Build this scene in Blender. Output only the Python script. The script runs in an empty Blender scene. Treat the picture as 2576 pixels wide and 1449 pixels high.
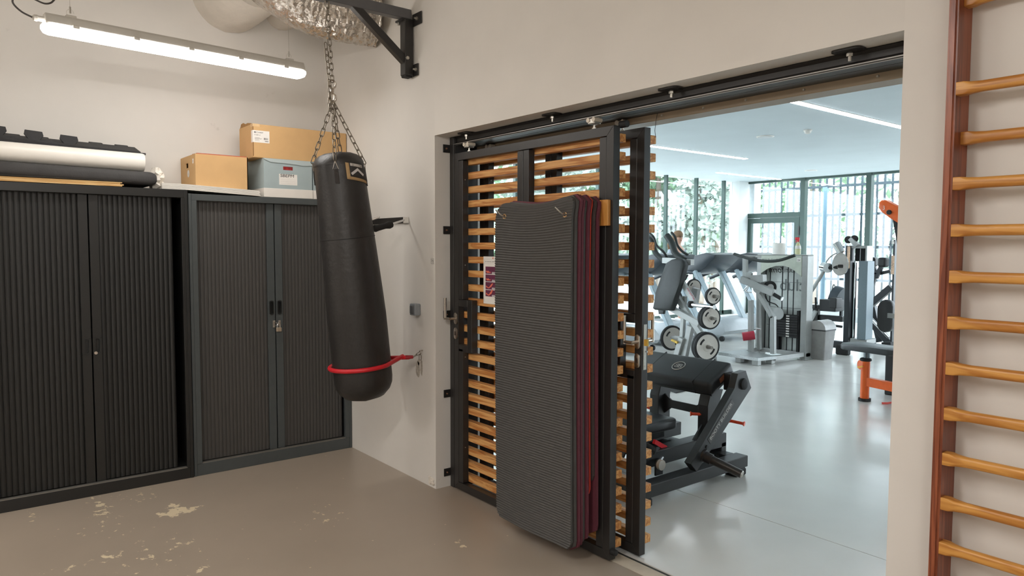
import bpy, bmesh, math, random
from mathutils import Vector, Matrix
random.seed(7)
SC = bpy.context.scene
COL = SC.collection
V = Vector
# ---------------------------------------------------------------- camera
W_PX, H_PX, F_PX = 2576.0, 1449.0, 1790.5
yaw, pitch, roll = math.radians(51.62), math.radians(3.34), math.radians(0.152)
CAM = V((5.693, -2.507, 1.622))
fwd = V((-math.sin(yaw)*math.cos(pitch), math.cos(yaw)*math.cos(pitch), -math.sin(pitch)))
rgt0 = V((math.cos(yaw), math.sin(yaw), 0))
dwn0 = fwd.cross(rgt0)
rgt = rgt0*math.cos(roll) - dwn0*math.sin(roll)
dwn = rgt0*math.sin(roll) + dwn0*math.cos(roll)
cd = bpy.data.cameras.new('camera'); cam = bpy.data.objects.new('camera', cd); COL.objects.link(cam)
cam.matrix_world = Matrix(((rgt.x, -dwn.x, -fwd.x, CAM.x), (rgt.y, -dwn.y, -fwd.y, CAM.y), (rgt.z, -dwn.z, -fwd.z, CAM.z), (0, 0, 0, 1)))
cd.sensor_width = 36.0; cd.lens = F_PX/W_PX*36.0; cd.clip_start = 0.05; cd.clip_end = 200
SC.camera = cam
def at(u, v, x=None, y=None, z=None):
    d = rgt*((u-W_PX/2)/F_PX) + dwn*((v-H_PX/2)/F_PX) + fwd
    if x is not None: t = (x-CAM.x)/d.x
    elif y is not None: t = (y-CAM.y)/d.y
    else: t = (z-CAM.z)/d.z
    return CAM + d*t
# ---------------------------------------------------------------- world, exposure
wd = bpy.data.worlds.new('sky'); SC.world = wd; wd.use_nodes = True
bg = wd.node_tree.nodes['Background']
bg.inputs[0].default_value = (0.86, 0.94, 1.0, 1); bg.inputs[1].default_value = 3.6
SC.view_settings.view_transform = 'Standard'; SC.view_settings.look = 'None'
SC.view_settings.exposure = 1.45; SC.view_settings.gamma = 1.0
SC.view_settings.use_curve_mapping = False
LAMP = 31.5      # brightness of the room's tube lights
GYMLED = 8.0
# ---------------------------------------------------------------- materials
def lin(c):
    return tuple(((v/255)/12.92 if v/255 <= .04045 else ((v/255+.055)/1.055)**2.4) for v in c)
MATS = {}
def nd(nt, t, **kw):
    n = nt.nodes.new(t)
    for k, v in kw.items(): setattr(n, k, v)
    return n
def M(name, rgb, rough=.5, metal=0., var=.08, scale=14., bump=0., bscale=60., spec=.5, emit=None, stretch=(1, 1, 1), coat=0., sub=0.):
    if name in MATS: return MATS[name]
    m = bpy.data.materials.new(name); m.use_nodes = True; nt = m.node_tree; b = nt.nodes['Principled BSDF']
    c = lin(rgb)
    tc = nd(nt, 'ShaderNodeTexCoord'); mp = nd(nt, 'ShaderNodeMapping'); mp.inputs['Scale'].default_value = stretch
    oi = nd(nt, 'ShaderNodeObjectInfo'); ad = nd(nt, 'ShaderNodeVectorMath', operation='ADD')
    ml = nd(nt, 'ShaderNodeMath', operation='MULTIPLY'); ml.inputs[1].default_value = 37.0
    nt.links.new(oi.outputs['Random'], ml.inputs[0]); nt.links.new(tc.outputs['Object'], ad.inputs[0]); nt.links.new(ml.outputs[0], ad.inputs[1])
    nt.links.new(ad.outputs[0], mp.inputs[0])
    nz = nd(nt, 'ShaderNodeTexNoise'); nz.inputs['Scale'].default_value = scale; nz.inputs['Detail'].default_value = 5
    nt.links.new(mp.outputs[0], nz.inputs['Vector'])
    cr = nd(nt, 'ShaderNodeValToRGB'); e = cr.color_ramp.elements
    e[0].position, e[1].position = .3, .7
    e[0].color = (*[max(0, v*(1-var)) for v in c], 1); e[1].color = (*[min(1, v*(1+var)) for v in c], 1)
    nt.links.new(nz.outputs['Fac'], cr.inputs[0]); nt.links.new(cr.outputs[0], b.inputs['Base Color'])
    b.inputs['Roughness'].default_value = rough; b.inputs['Metallic'].default_value = metal
    b.inputs['Specular IOR Level'].default_value = spec; b.inputs['Coat Weight'].default_value = coat
    if sub: b.inputs['Transmission Weight'].default_value = sub
    if emit: b.inputs['Emission Color'].default_value = (*lin(emit[0]), 1); b.inputs['Emission Strength'].default_value = emit[1]
    if bump:
        n2 = nd(nt, 'ShaderNodeTexNoise'); n2.inputs['Scale'].default_value = bscale; n2.inputs['Detail'].default_value = 4
        nt.links.new(mp.outputs[0], n2.inputs['Vector'])
        bp = nd(nt, 'ShaderNodeBump'); bp.inputs['Strength'].default_value = bump; bp.inputs['Distance'].default_value = .01
        nt.links.new(n2.outputs['Fac'], bp.inputs['Height']); nt.links.new(bp.outputs[0], b.inputs['Normal'])
    MATS[name] = m
    return m
def wood(name, light, dark, axis=0, rough=.5, fine=1., knots=True):
    m = bpy.data.materials.new(name); m.use_nodes = True; nt = m.node_tree; b = nt.nodes['Principled BSDF']
    tc = nd(nt, 'ShaderNodeTexCoord'); oi = nd(nt, 'ShaderNodeObjectInfo')
    ml = nd(nt, 'ShaderNodeMath', operation='MULTIPLY'); ml.inputs[1].default_value = 53.0
    ad = nd(nt, 'ShaderNodeVectorMath', operation='ADD'); mp = nd(nt, 'ShaderNodeMapping')
    s = [16*fine]*3; s[axis] = 1.3*fine; mp.inputs['Scale'].default_value = s
    nt.links.new(oi.outputs['Random'], ml.inputs[0]); nt.links.new(tc.outputs['Object'], ad.inputs[0]); nt.links.new(ml.outputs[0], ad.inputs[1]); nt.links.new(ad.outputs[0], mp.inputs[0])
    n1 = nd(nt, 'ShaderNodeTexNoise'); n1.inputs['Scale'].default_value = 1.2; n1.inputs['Detail'].default_value = 3; n1.inputs['Distortion'].default_value = 1.2
    nt.links.new(mp.outputs[0], n1.inputs['Vector'])
    rg = nd(nt, 'ShaderNodeMath', operation='MULTIPLY'); rg.inputs[1].default_value = 26
    sn = nd(nt, 'ShaderNodeMath', operation='SINE'); nt.links.new(n1.outputs['Fac'], rg.inputs[0]); nt.links.new(rg.outputs[0], sn.inputs[0])
    n2 = nd(nt, 'ShaderNodeTexNoise'); n2.inputs['Scale'].default_value = 5; n2.inputs['Detail'].default_value = 6; nt.links.new(mp.outputs[0], n2.inputs['Vector'])
    mx = nd(nt, 'ShaderNodeMath', operation='MULTIPLY_ADD'); mx.inputs[1].default_value = .28; nt.links.new(sn.outputs[0], mx.inputs[0]); nt.links.new(n2.outputs['Fac'], mx.inputs[2])
    cr = nd(nt, 'ShaderNodeValToRGB'); e = cr.color_ramp.elements
    e[0].position, e[1].position = .2, .75; e[0].color = (*lin(dark), 1); e[1].color = (*lin(light), 1)
    nt.links.new(mx.outputs[0], cr.inputs[0]); nt.links.new(cr.outputs[0], b.inputs['Base Color'])
    b.inputs['Roughness'].default_value = rough
    return m
def glass(name, tint=(.96, .985, 1.0), gl=.06):
    m = bpy.data.materials.new(name); m.use_nodes = True; nt = m.node_tree; nt.nodes.clear()
    o = nd(nt, 'ShaderNodeOutputMaterial'); mx = nd(nt, 'ShaderNodeMixShader'); mx.inputs[0].default_value = gl
    t = nd(nt, 'ShaderNodeBsdfTransparent'); t.inputs[0].default_value = (*tint, 1)
    g = nd(nt, 'ShaderNodeBsdfGlossy'); g.inputs['Roughness'].default_value = .03
    nt.links.new(t.outputs[0], mx.inputs[1]); nt.links.new(g.outputs[0], mx.inputs[2]); nt.links.new(mx.outputs[0], o.inputs[0])
    return m
def emis(name, rgb, s):
    m = bpy.data.materials.new(name); m.use_nodes = True; nt = m.node_tree; nt.nodes.clear()
    o = nd(nt, 'ShaderNodeOutputMaterial'); e = nd(nt, 'ShaderNodeEmission'); e.inputs[0].default_value = (*lin(rgb), 1); e.inputs[1].default_value = s
    nt.links.new(e.outputs[0], o.inputs[0]); return m
# ---------------------------------------------------------------- mesh helpers
class MB:
    def __init__(s): s.bm = bmesh.new()
    def _add(s, vs, fs):
        b = [s.bm.verts.new(v) for v in vs]
        out = []
        for f in fs:
            try: out.append(s.bm.faces.new([b[i] for i in f]))
            except ValueError: pass
        return b, out
    def box(s, x0, x1, y0, y1, z0, z1, bev=0., seg=1):
        return s.obox(((x0+x1)/2, (y0+y1)/2, (z0+z1)/2), (1, 0, 0), (0, 1, 0), (0, 0, 1), abs(x1-x0), abs(y1-y0), abs(z1-z0), bev, seg)
    def obox(s, c, ax, ay, az, lx, ly, lz, bev=0., seg=1):
        c, ax, ay, az = V(c), V(ax).normalized(), V(ay).normalized(), V(az).normalized()
        vs = [c+ax*(i*lx/2)+ay*(j*ly/2)+az*(k*lz/2) for i in (-1, 1) for j in (-1, 1) for k in (-1, 1)]
        fs = [(0, 1, 3, 2), (4, 6, 7, 5), (0, 4, 5, 1), (2, 3, 7, 6), (0, 2, 6, 4), (1, 5, 7, 3)]
        b, f = s._add(vs, fs)
        if bev:
            ed = list({e for v in b for e in v.link_edges})
            bmesh.ops.bevel(s.bm, geom=ed, offset=min(bev, .49*min(lx, ly, lz)), segments=seg, affect='EDGES', profile=.5)
        return s
    def bar(s, p0, p1, w, h, up=(0, 0, 1), bev=0.):
        """rectangular bar from p0 to p1; w across, h along up"""
        p0, p1 = V(p0), V(p1); d = (p1-p0); L = d.length; d.normalize()
        u = V(up); u = u-d*u.dot(d)
        if u.length < 1e-4: u = V((1, 0, 0))-d*d.x
        u.normalize(); return s.obox((p0+p1)/2, d, d.cross(u), u, L, w, h, bev)
    def cyl(s, p0, p1, r0, r1=None, n=16, caps=True):
        r1 = r0 if r1 is None else r1
        return s.rings([(p0, r0), (p1, r1)], n, caps)
    def rings(s, pr, n=16, caps=True):
        """stacked circles along the straight axis p0 -> pn : list of (point, radius)"""
        p0, p1 = V(pr[0][0]), V(pr[-1][0]); d = (p1-p0)
        if d.length < 1e-6: d = V((0, 0, 1))
        d.normalize(); a = d.orthogonal().normalized(); b = d.cross(a); R = []
        for p, r in pr: R.append([s.bm.verts.new(V(p)+(a*math.cos(t)+b*math.sin(t))*max(r, 1e-5)) for t in [2*math.pi*i/n for i in range(n)]])
        for q in range(len(R)-1):
            for i in range(n): s.bm.faces.new((R[q][i], R[q][(i+1) % n], R[q+1][(i+1) % n], R[q+1][i]))
        if caps: s.bm.faces.new(R[0][::-1]); s.bm.faces.new(R[-1])
        return s
    def tube(s, path, r, n=10, closed=False, sy=1., rs=None):
        P = [V(p) for p in path]; m = len(P); R = []; a = None
        for i in range(m):
            t = (P[(i+1) % m]-P[i-1]) if closed else (P[min(i+1, m-1)]-P[max(i-1, 0)])
            t.normalize()
            a = (t.orthogonal() if a is None else a-t*a.dot(t)).normalized(); b = t.cross(a)
            rr = rs[i] if rs else r
            R.append([s.bm.verts.new(P[i]+(a*math.cos(q)+b*math.sin(q)*sy)*rr) for q in [2*math.pi*j/n for j in range(n)]])
        for k in range(m if closed else m-1):
            A, B = R[k], R[(k+1) % m]; sh = 0
            if closed and k == m-1:
                sh = min(range(n), key=lambda q: (A[0].co-B[q].co).length)
            for i in range(n): s.bm.faces.new((A[i], A[(i+1) % n], B[(i+1+sh) % n], B[(i+sh) % n]))
        if not closed: s.bm.faces.new(R[0][::-1]); s.bm.faces.new(R[-1])
        return s
    def prism(s, poly, o, ax, ay, dep, bev=0.):
        """2D polygon in frame (o, ax, ay) pushed by vector dep"""
        o, ax, ay, dep = V(o), V(ax), V(ay), V(dep)
        a = [s.bm.verts.new(o+ax*p[0]+ay*p[1]) for p in poly]; b = [s.bm.verts.new(v.co+dep) for v in a]; n = len(a)
        fs = [s.bm.faces.new(a[::-1]), s.bm.faces.new(b)]
        for i in range(n): fs.append(s.bm.faces.new((a[i], a[(i+1) % n], b[(i+1) % n], b[i])))
        if bev:
            ed = list({e for f in fs[:2] for e in f.edges}); bmesh.ops.bevel(s.bm, geom=ed, offset=bev, segments=2, affect='EDGES', profile=.5)
        return s
    def ball(s, c, rx, ry=None, rz=None, n=12):
        ry = rx if ry is None else ry; rz = rx if rz is None else rz
        r = bmesh.ops.create_uvsphere(s.bm, u_segments=n, v_segments=max(6, n*2//3), radius=1)
        for v in r['verts']: v.co = V((c[0]+v.co.x*rx, c[1]+v.co.y*ry, c[2]+v.co.z*rz))
        return s
    def grid(s, fn, nu, nv):
        g = [[s.bm.verts.new(fn(i/nu, j/nv)) for j in range(nv+1)] for i in range(nu+1)]
        for i in range(nu):
            for j in range(nv): s.bm.faces.new((g[i][j], g[i+1][j], g[i+1][j+1], g[i][j+1]))
        return s
ORG = {}
def uses(kind=None, **k): pass
def thing(name, label, cat, loc=(0, 0, 0), group=None, kind=None):
    o = bpy.data.objects.new(name, None); COL.objects.link(o); o.location = loc; o.empty_display_size = .1
    if label: o['label'] = label
    if cat: o['category'] = cat
    if group: o['group'] = group
    if kind: o['kind'] = kind
    ORG[o.name] = V(loc); return o
def obj(name, mb, mat, parent=None, label=None, cat=None, group=None, kind=None, smooth=False, loc=None, angle=40):
    """one mesh object from world-space geometry"""
    bm = mb.bm; bmesh.ops.recalc_face_normals(bm, faces=bm.faces)
    if parent is not None: org = ORG[parent.name]
    elif loc is not None: org = V(loc)
    else:
        xs = [v.co for v in bm.verts]; lo = [min(c[i] for c in xs) for i in range(3)]; hi = [max(c[i] for c in xs) for i in range(3)]
        org = V(((lo[0]+hi[0])/2, (lo[1]+hi[1])/2, lo[2]))
    for v in bm.verts: v.co -= org
    me = bpy.data.meshes.new(name); bm.to_mesh(me); bm.free()
    me.materials.append(mat)
    if smooth:
        me.polygons.foreach_set('use_smooth', [True]*len(me.polygons))
        try: me.set_sharp_from_angle(angle=math.radians(angle))
        except Exception: pass
    o = bpy.data.objects.new(name, me); COL.objects.link(o)
    if parent is not None: o.parent = parent; ORG[o.name] = org
    else: o.location = org; ORG[o.name] = org
    if label: o['label'] = label
    if cat: o['category'] = cat
    if group: o['group'] = group
    if kind: o['kind'] = kind
    return o
def inst(src, off, parent, rot=None, name=None):
    """copy of a part, sharing its mesh, shifted by off (relative to parent's origin)"""
    c = src.copy(); COL.objects.link(c); c.parent = parent; c.location = off
    if rot is not None: c.rotation_mode = 'QUATERNION'; c.rotation_quaternion = rot
    ORG[c.name] = ORG[src.name]; return c
def S(name, mb, mat, **k): return obj(name, mb, mat, kind='structure', **k)
def text(name, body, P, r, u, width, mat, parent, height=None, depth=.0006, align='LEFT', shear=0.):
    cu = bpy.data.curves.new(name, 'FONT'); cu.body = body; cu.size = 1; cu.extrude = .0; cu.shear = shear
    to = bpy.data.objects.new(name+'_tmp', cu); COL.objects.link(to); bpy.context.view_layer.update()
    me = bpy.data.meshes.new_from_object(to.evaluated_get(bpy.context.evaluated_depsgraph_get()))
    bpy.data.objects.remove(to); bpy.data.curves.remove(cu)
    xs = [v.co.x for v in me.vertices]; ys = [v.co.y for v in me.vertices]
    sx = width/(max(xs)-min(xs)); sy = sx if height is None else height/(max(ys)-min(ys))
    r, u, P = V(r).normalized(), V(u).normalized(), V(P); n = r.cross(u); org = ORG[parent.name]
    for v in me.vertices: v.co = P+r*((v.co.x-min(xs))*sx)+u*((v.co.y-min(ys))*sy)+n*depth-org
    me.materials.append(mat); o = bpy.data.objects.new(name, me); COL.objects.link(o); o.parent = parent; ORG[o.name] = org
    return o
def rrect(w, h, r, n=5):
    """rounded rectangle polygon centred on 0"""
    out = []
    for cx, cy, a0 in ((w/2-r, h/2-r, 0), (-w/2+r, h/2-r, 90), (-w/2+r, -h/2+r, 180), (w/2-r, -h/2+r, 270)):
        for i in range(n+1):
            a = math.radians(a0+90*i/n); out.append((cx+r*math.cos(a), cy+r*math.sin(a)))
    return out
X, Y, Z = V((1, 0, 0)), V((0, 1, 0)), V((0, 0, 1))
# shared materials
BLACK = M('black powder coated steel', (40, 38, 37), .38, 0, .06, 30, .05, 400)
STEEL = M('brushed stainless steel', (190, 182, 172), .3, 1., .05, 30)
CHROME = M('chrome', (215, 215, 215), .12, 1., .03, 10)
ZINC = M('zinc plated metal', (190, 186, 178), .35, .9, .1, 60)
RUBBER = M('black rubber', (26, 26, 27), .7, 0, .1, 40)
SILVER = M('silver grey painted steel', (163, 165, 163), .35, .2, .04, 20)
WHITE = M('white plastic', (225, 222, 216), .45, 0, .03, 10)
INK = M('black ink', (24, 22, 22), .7, 0, .02, 10)
PAPER = M('white paper', (232, 228, 222), .8, 0, .02, 20)
LEATHER = M('black upholstery vinyl', (28, 28, 29), .45, 0, .08, 25, .12, 260)
CARD = M('brown corrugated cardboard', (205, 166, 116), .85, 0, .05, 6, .08, 90)
DARKPL = M('dark grey moulded plastic', (52, 56, 60), .45, 0, .05, 20)
ORANGE = M('orange painted steel', (226, 98, 30), .35, 0, .05, 20)
RED = M('red rubber', (205, 32, 44), .4, 0, .06, 20)
PINE = wood('pine slat wood', (219, 166, 103), (182, 117, 58), 0, .55)
# ---------------------------------------------------------------- structure: room
wallm = M('cream wall paint', (221, 217, 211), .75, 0, .035, 2.2, .035, 26)
def wall_material():
    m = wallm; nt = m.node_tree; b = nt.nodes['Principled BSDF']; base = b.inputs['Base Color'].links[0].from_socket
    tc = nd(nt, 'ShaderNodeTexCoord'); n = nd(nt, 'ShaderNodeTexNoise'); n.inputs['Scale'].default_value = 7; n.inputs['Detail'].default_value = 9; n.inputs['Roughness'].default_value = .7
    nt.links.new(tc.outputs['Object'], n.inputs['Vector'])
    cr = nd(nt, 'ShaderNodeValToRGB'); cr.color_ramp.elements[0].position = .66; cr.color_ramp.elements[1].position = .74
    nt.links.new(n.outputs['Fac'], cr.inputs[0]); sc_ = nd(nt, 'ShaderNodeMath', operation='MULTIPLY'); sc_.inputs[1].default_value = .16; nt.links.new(cr.outputs[0], sc_.inputs[0])
    mx = nd(nt, 'ShaderNodeMix', data_type='RGBA'); nt.links.new(sc_.outputs[0], mx.inputs[0]); nt.links.new(base, mx.inputs[6]); mx.inputs[7].default_value = (*lin((120, 112, 100)), 1)
    nt.links.new(mx.outputs[2], b.inputs['Base Color'])
wall_material()
def floor_material():
    m = M('taupe floor paint', (162, 149, 134), .32, 0, .05, 1.6); nt = m.node_tree; b = nt.nodes['Principled BSDF']
    base = b.inputs['Base Color'].links[0].from_socket
    tc = nd(nt, 'ShaderNodeTexCoord')
    n = nd(nt, 'ShaderNodeTexNoise'); n.inputs['Scale'].default_value = 17; n.inputs['Detail'].default_value = 6; n.inputs['Roughness'].default_value = .65
    nt.links.new(tc.outputs['Object'], n.inputs['Vector']); total = None
    for (u, v, rad, sx, sy, k) in ((450, 1286, .15, 1, 1.5, 1), (432, 1272, .1, 1, 1, .9), (250, 1270, .30, 3.2, .55, .62), (240, 1410, .30, .5, 2.4, .6), (455, 1365, .18, 1.4, 1, .55), (75, 1300, .15, 2.2, .5, .6), (350, 1250, .35, 1, 1, .5), (500, 1436, .12, 1, 1, .7), (380, 1400, .7, 1, 1, .47), (250, 1330, .6, 1, 1, .42), (430, 1180, .4, 1, 1, .42), (1160, 1370, .14, 1, 1, .56), (820, 1300, .5, 1, 1, .46)):
        p = at(u, v, z=0)
        sb = nd(nt, 'ShaderNodeVectorMath', operation='SUBTRACT'); sb.inputs[1].default_value = p
        rt = nd(nt, 'ShaderNodeMapping'); rt.inputs['Rotation'].default_value = (0, 0, -yaw); rt.inputs['Scale'].default_value = (1/(rad*sx), 1/(rad*sy), 0)
        ln = nd(nt, 'ShaderNodeVectorMath', operation='LENGTH'); nt.links.new(tc.outputs['Object'], sb.inputs[0]); nt.links.new(sb.outputs[0], rt.inputs[0]); nt.links.new(rt.outputs[0], ln.inputs[0])
        mr = nd(nt, 'ShaderNodeMapRange'); mr.inputs[1].default_value = 1; mr.inputs[2].default_value = 0; mr.inputs[3].default_value = 0; mr.inputs[4].default_value = k*.46
        nt.links.new(ln.outputs['Value'], mr.inputs[0])
        if total is None: total = mr.outputs[0]
        else:
            a = nd(nt, 'ShaderNodeMath', operation='MAXIMUM'); nt.links.new(total, a.inputs[0]); nt.links.new(mr.outputs[0], a.inputs[1]); total = a.outputs[0]
    a = nd(nt, 'ShaderNodeMath', operation='ADD'); nt.links.new(total, a.inputs[0]); nt.links.new(n.outputs['Fac'], a.inputs[1])
    st = nd(nt, 'ShaderNodeMapRange'); st.inputs[1].default_value = .775; st.inputs[2].default_value = .80; nt.links.new(a.outputs[0], st.inputs[0])
    vo = nd(nt, 'ShaderNodeTexVoronoi'); vo.inputs['Scale'].default_value = 8; nt.links.new(tc.outputs['Object'], vo.inputs['Vector'])
    sp = nd(nt, 'ShaderNodeMath', operation='LESS_THAN'); sp.inputs[1].default_value = .045; nt.links.new(vo.outputs['Distance'], sp.inputs[0])
    sp2 = nd(nt, 'ShaderNodeMath', operation='MULTIPLY'); sp2.inputs[1].default_value = .6; nt.links.new(sp.outputs[0], sp2.inputs[0])
    mxx = nd(nt, 'ShaderNodeMath', operation='MAXIMUM'); nt.links.new(st.outputs[0], mxx.inputs[0]); nt.links.new(sp2.outputs[0], mxx.inputs[1])
    mx = nd(nt, 'ShaderNodeMix', data_type='RGBA'); nt.links.new(mxx.outputs[0], mx.inputs[0]); nt.links.new(base, mx.inputs[6]); mx.inputs[7].default_value = (*lin((220, 204, 174)), 1)
    nt.links.new(mx.outputs[2], b.inputs['Base Color'])
    return m
RX, RY, RH = 8.2, -6.2, 4.3
OL, OR, OT = 1.714, 4.615, 2.34        # opening
S('floor_room', MB().box(0, RX, RY, .13, -.12, 0), floor_material(), loc=(0, 0, 0))
S('wall_back', MB().box(-.2, 0, RY, .4, -.12, RH), wallm)
w = thing('wall_door', None, None, (0, 0, 0), kind='structure')
obj('wall_panel', MB().box(0, OL, 0, .4, -.12, RH), wallm, w); obj('wall_panel', MB().box(OR, RX, 0, .4, -.12, RH), wallm, w)
lintel = MB(); lintel.box(OL, OR, 0, .30, OT, RH); lintel.box(OL, OR, .30, .40, 2.262, RH)
obj('lintel', lintel, wallm, w)
obj('steel_lintel_plate', MB().box(OL, OR, .292, .405, 2.252, 2.29, .004), M('beige steel lintel', (150, 134, 112), .4, 0, .06, 5), w)
for (u, v) in ((1665, 289), (1769, 271), (1876, 251), (2022, 224), (2208, 190)):
    p = at(u, v, y=.29); obj('screw', MB().cyl((p.x, .292, 2.272), (p.x, .286, 2.272), .006, .004, 8), M('zinc plated metal', (190, 186, 178), .35, .9, .1, 60), w)
pw_ = at(1652, 290, y=.28); obj('loose_wire', MB().tube([(pw_.x, .285, 2.285), (pw_.x-.004, .28, 2.25), (pw_.x-.006, .275, 2.20), (pw_.x+.004, .27, 2.165)], .0014, 5), M('black wire', (30, 30, 30), .6), w)
chp = MB()
for i in range(9):
    q = random.random(); c = V((OL-.03-.06*random.random(), -.004, .01+.05*random.random()))
    chp.ball(c, .02*random.random()+.008, .006, .012+.012*random.random(), 6)
obj('chipped_plaster', chp, M('bare plaster', (222, 214, 202), .9, 0, .2, 80, .4, 60), w)
S('wall_right', MB().box(RX, RX+.2, RY, .4, -.12, RH), wallm)
S('wall_rear', MB().box(-.2, RX+.2, RY-.2, RY, -.12, RH), wallm)
S('ceiling_room', MB().box(-.2, RX+.2, RY-.2, .4, RH, RH+.15), M('ceiling paint', (200, 194, 184), .9, 0, .03, 2))
# threshold
S('trim_1', MB().box(OL, OR, .13, .222, -.12, .001), M('pale concrete threshold', (196, 184, 166), .6, 0, .12, 9, .1, 40))
S('trim_2', MB().box(OL, OR, .222, .25, -.12, -.006), M('dark steel floor rail', (72, 74, 72), .35, .8, .2, 30))
# ---------------------------------------------------------------- structure: gym shell
GX0, GX1, GY1, GH = -4.56, 9.0, 12.85, 3.2
def concrete():
    m = M('polished concrete', (208, 206, 201), .16, 0, .07, 1.1, .004, 30, spec=.6); nt = m.node_tree; b = nt.nodes['Principled BSDF']
    tc = nd(nt, 'ShaderNodeTexCoord'); n = nd(nt, 'ShaderNodeTexNoise'); n.inputs['Scale'].default_value = 3.5; n.inputs['Detail'].default_value = 6
    nt.links.new(tc.outputs['Object'], n.inputs['Vector']); r = nd(nt, 'ShaderNodeMapRange'); r.inputs[3].default_value = .1; r.inputs[4].default_value = .3
    nt.links.new(n.outputs['Fac'], r.inputs[0]); nt.links.new(r.outputs[0], b.inputs['Roughness']); return m
conc = concrete()
fg = thing('floor_gym', None, None, (0, 0, 0), kind='structure')
obj('sub_floor', MB().box(GX0, GX1, .25, GY1, -.15, -.012), M('joint filler', (92, 92, 90), .8), fg)
jx = [GX0, -.9, 4.6, GX1]; jy = [.25, 1.262, 5.95, 10.2, GY1]
for i in range(3):
    for j in range(4): obj('floor_slab', MB().box(jx[i]+.003, jx[i+1]-.003, jy[j]+(.003 if j else 0), jy[j+1]-.003, -.012, 0), conc, fg)
gc = M('pale acoustic ceiling', (190, 200, 204), .7, 0, .03, 1.5)
S('ceiling_gym', MB().box(GX0-.3, GX1, .4, GY1+.3, GH, GH+.15), gc)
S('wall_gym_right', MB().box(GX1, GX1+.2, .2, GY1+.2, -.15, GH), M('white gym wall', (216, 220, 220), .8, 0, .02, 3))
S('wall_gym_door', MB().box(GX0, -.2, .2, .4, -.15, GH), M('white gym wall', (216, 220, 220), .8))
S('wall_gym_column', MB().box(GX0-.1, GX0+.17, GY1-.42, GY1, -.1, GH), M('white gym wall', (216, 220, 220), .8))
gframe = M('dark green aluminium frame', (52, 72, 66), .4, .2, .04, 20)
GL = glass('window glass'); 
# left glazing (x = GX0)
w1 = thing('window_1', None, None, (GX0, 6.5, 0), kind='structure')
ys = [.4, 1.42, 2.49, 3.56, 4.63, 5.70, 6.77, 7.84, 8.88, 9.95, 11.02, 12.07]
for yy in ys: obj('mullion', MB().box(GX0-.06, GX0+.02, yy-.028, yy+.028, .02, GH), gframe, w1)
obj('bottom_rail', MB().box(GX0-.06, GX0+.02, .4, GY1, -.12, .1), gframe, w1)
yy = ys+[GY1-.4]
for i in range(len(ys)): obj('pane', MB().box(GX0-.03, GX0-.022, yy[i]+.02, yy[i+1]-.02, .08, GH), GL, w1)
# far glazing with a door (y = GY1)
w2 = thing('window_2', None, None, (0, GY1, 0), kind='structure')
xm = [-2.98, -1.50, 0.0, 1.5, 3.0, 4.5, 6.0, 7.5]
for xx in xm: obj('mullion', MB().box(xx-.055, xx+.055, GY1-.06, GY1+.08, .0, GH), gframe, w2)
obj('top_rail', MB().box(GX0+.1, GX1, GY1-.05, GY1+.06, GH-.05, GH+.02), gframe, w2)
obj('sill_rail', MB().box(-2.93, GX1, GY1-.05, GY1+.08, -.12, .3), M('pale sill', (205, 210, 210), .7), w2)
for i in range(len(xm)-1): obj('pane', MB().box(xm[i]+.04, xm[i+1]-.04, GY1, GY1+.008, .3, GH-.05), GL, w2)
d1 = thing('door_1', None, None, (-3.8, GY1, 0), kind='structure')
obj('frame_post', MB().box(-4.54, -4.45, GY1-.06, GY1+.08, -.1, GH), gframe, d1)
obj('transom', MB().box(-4.45, -3.03, GY1-.06, GY1+.08, 2.32, 2.43), gframe, d1)
lf = MB(); lf.box(-4.44, -4.30, GY1-.05, GY1+.03, .01, 2.31); lf.box(-3.17, -3.05, GY1-.05, GY1+.03, .01, 2.31); lf.box(-4.30, -3.17, GY1-.05, GY1+.03, 2.19, 2.31); lf.box(-4.30, -3.17, GY1-.05, GY1+.03, .01, .2)
obj('door_leaf', lf, gframe, d1)
obj('pane', MB().box(-4.30, -3.17, GY1-.01, GY1, .2, 2.2), GL, d1); obj('pane', MB().box(-4.45, -3.03, GY1-.01, GY1, 2.43, GH-.05), GL, d1)
obj('hinge', MB().box(-3.06, -3.03, GY1-.08, GY1-.05, 1.9, 2.1), BLACK, d1)
obj('door_opener', MB().box(-4.62, -4.50, GY1-.12, GY1-.06, 1.05, 1.95, .02, 2), DARKPL, d1)
# ================================================================= ROOM OBJECTS
def copies(src, offs, parent):
    for o in offs: inst(src, o, parent)
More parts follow.
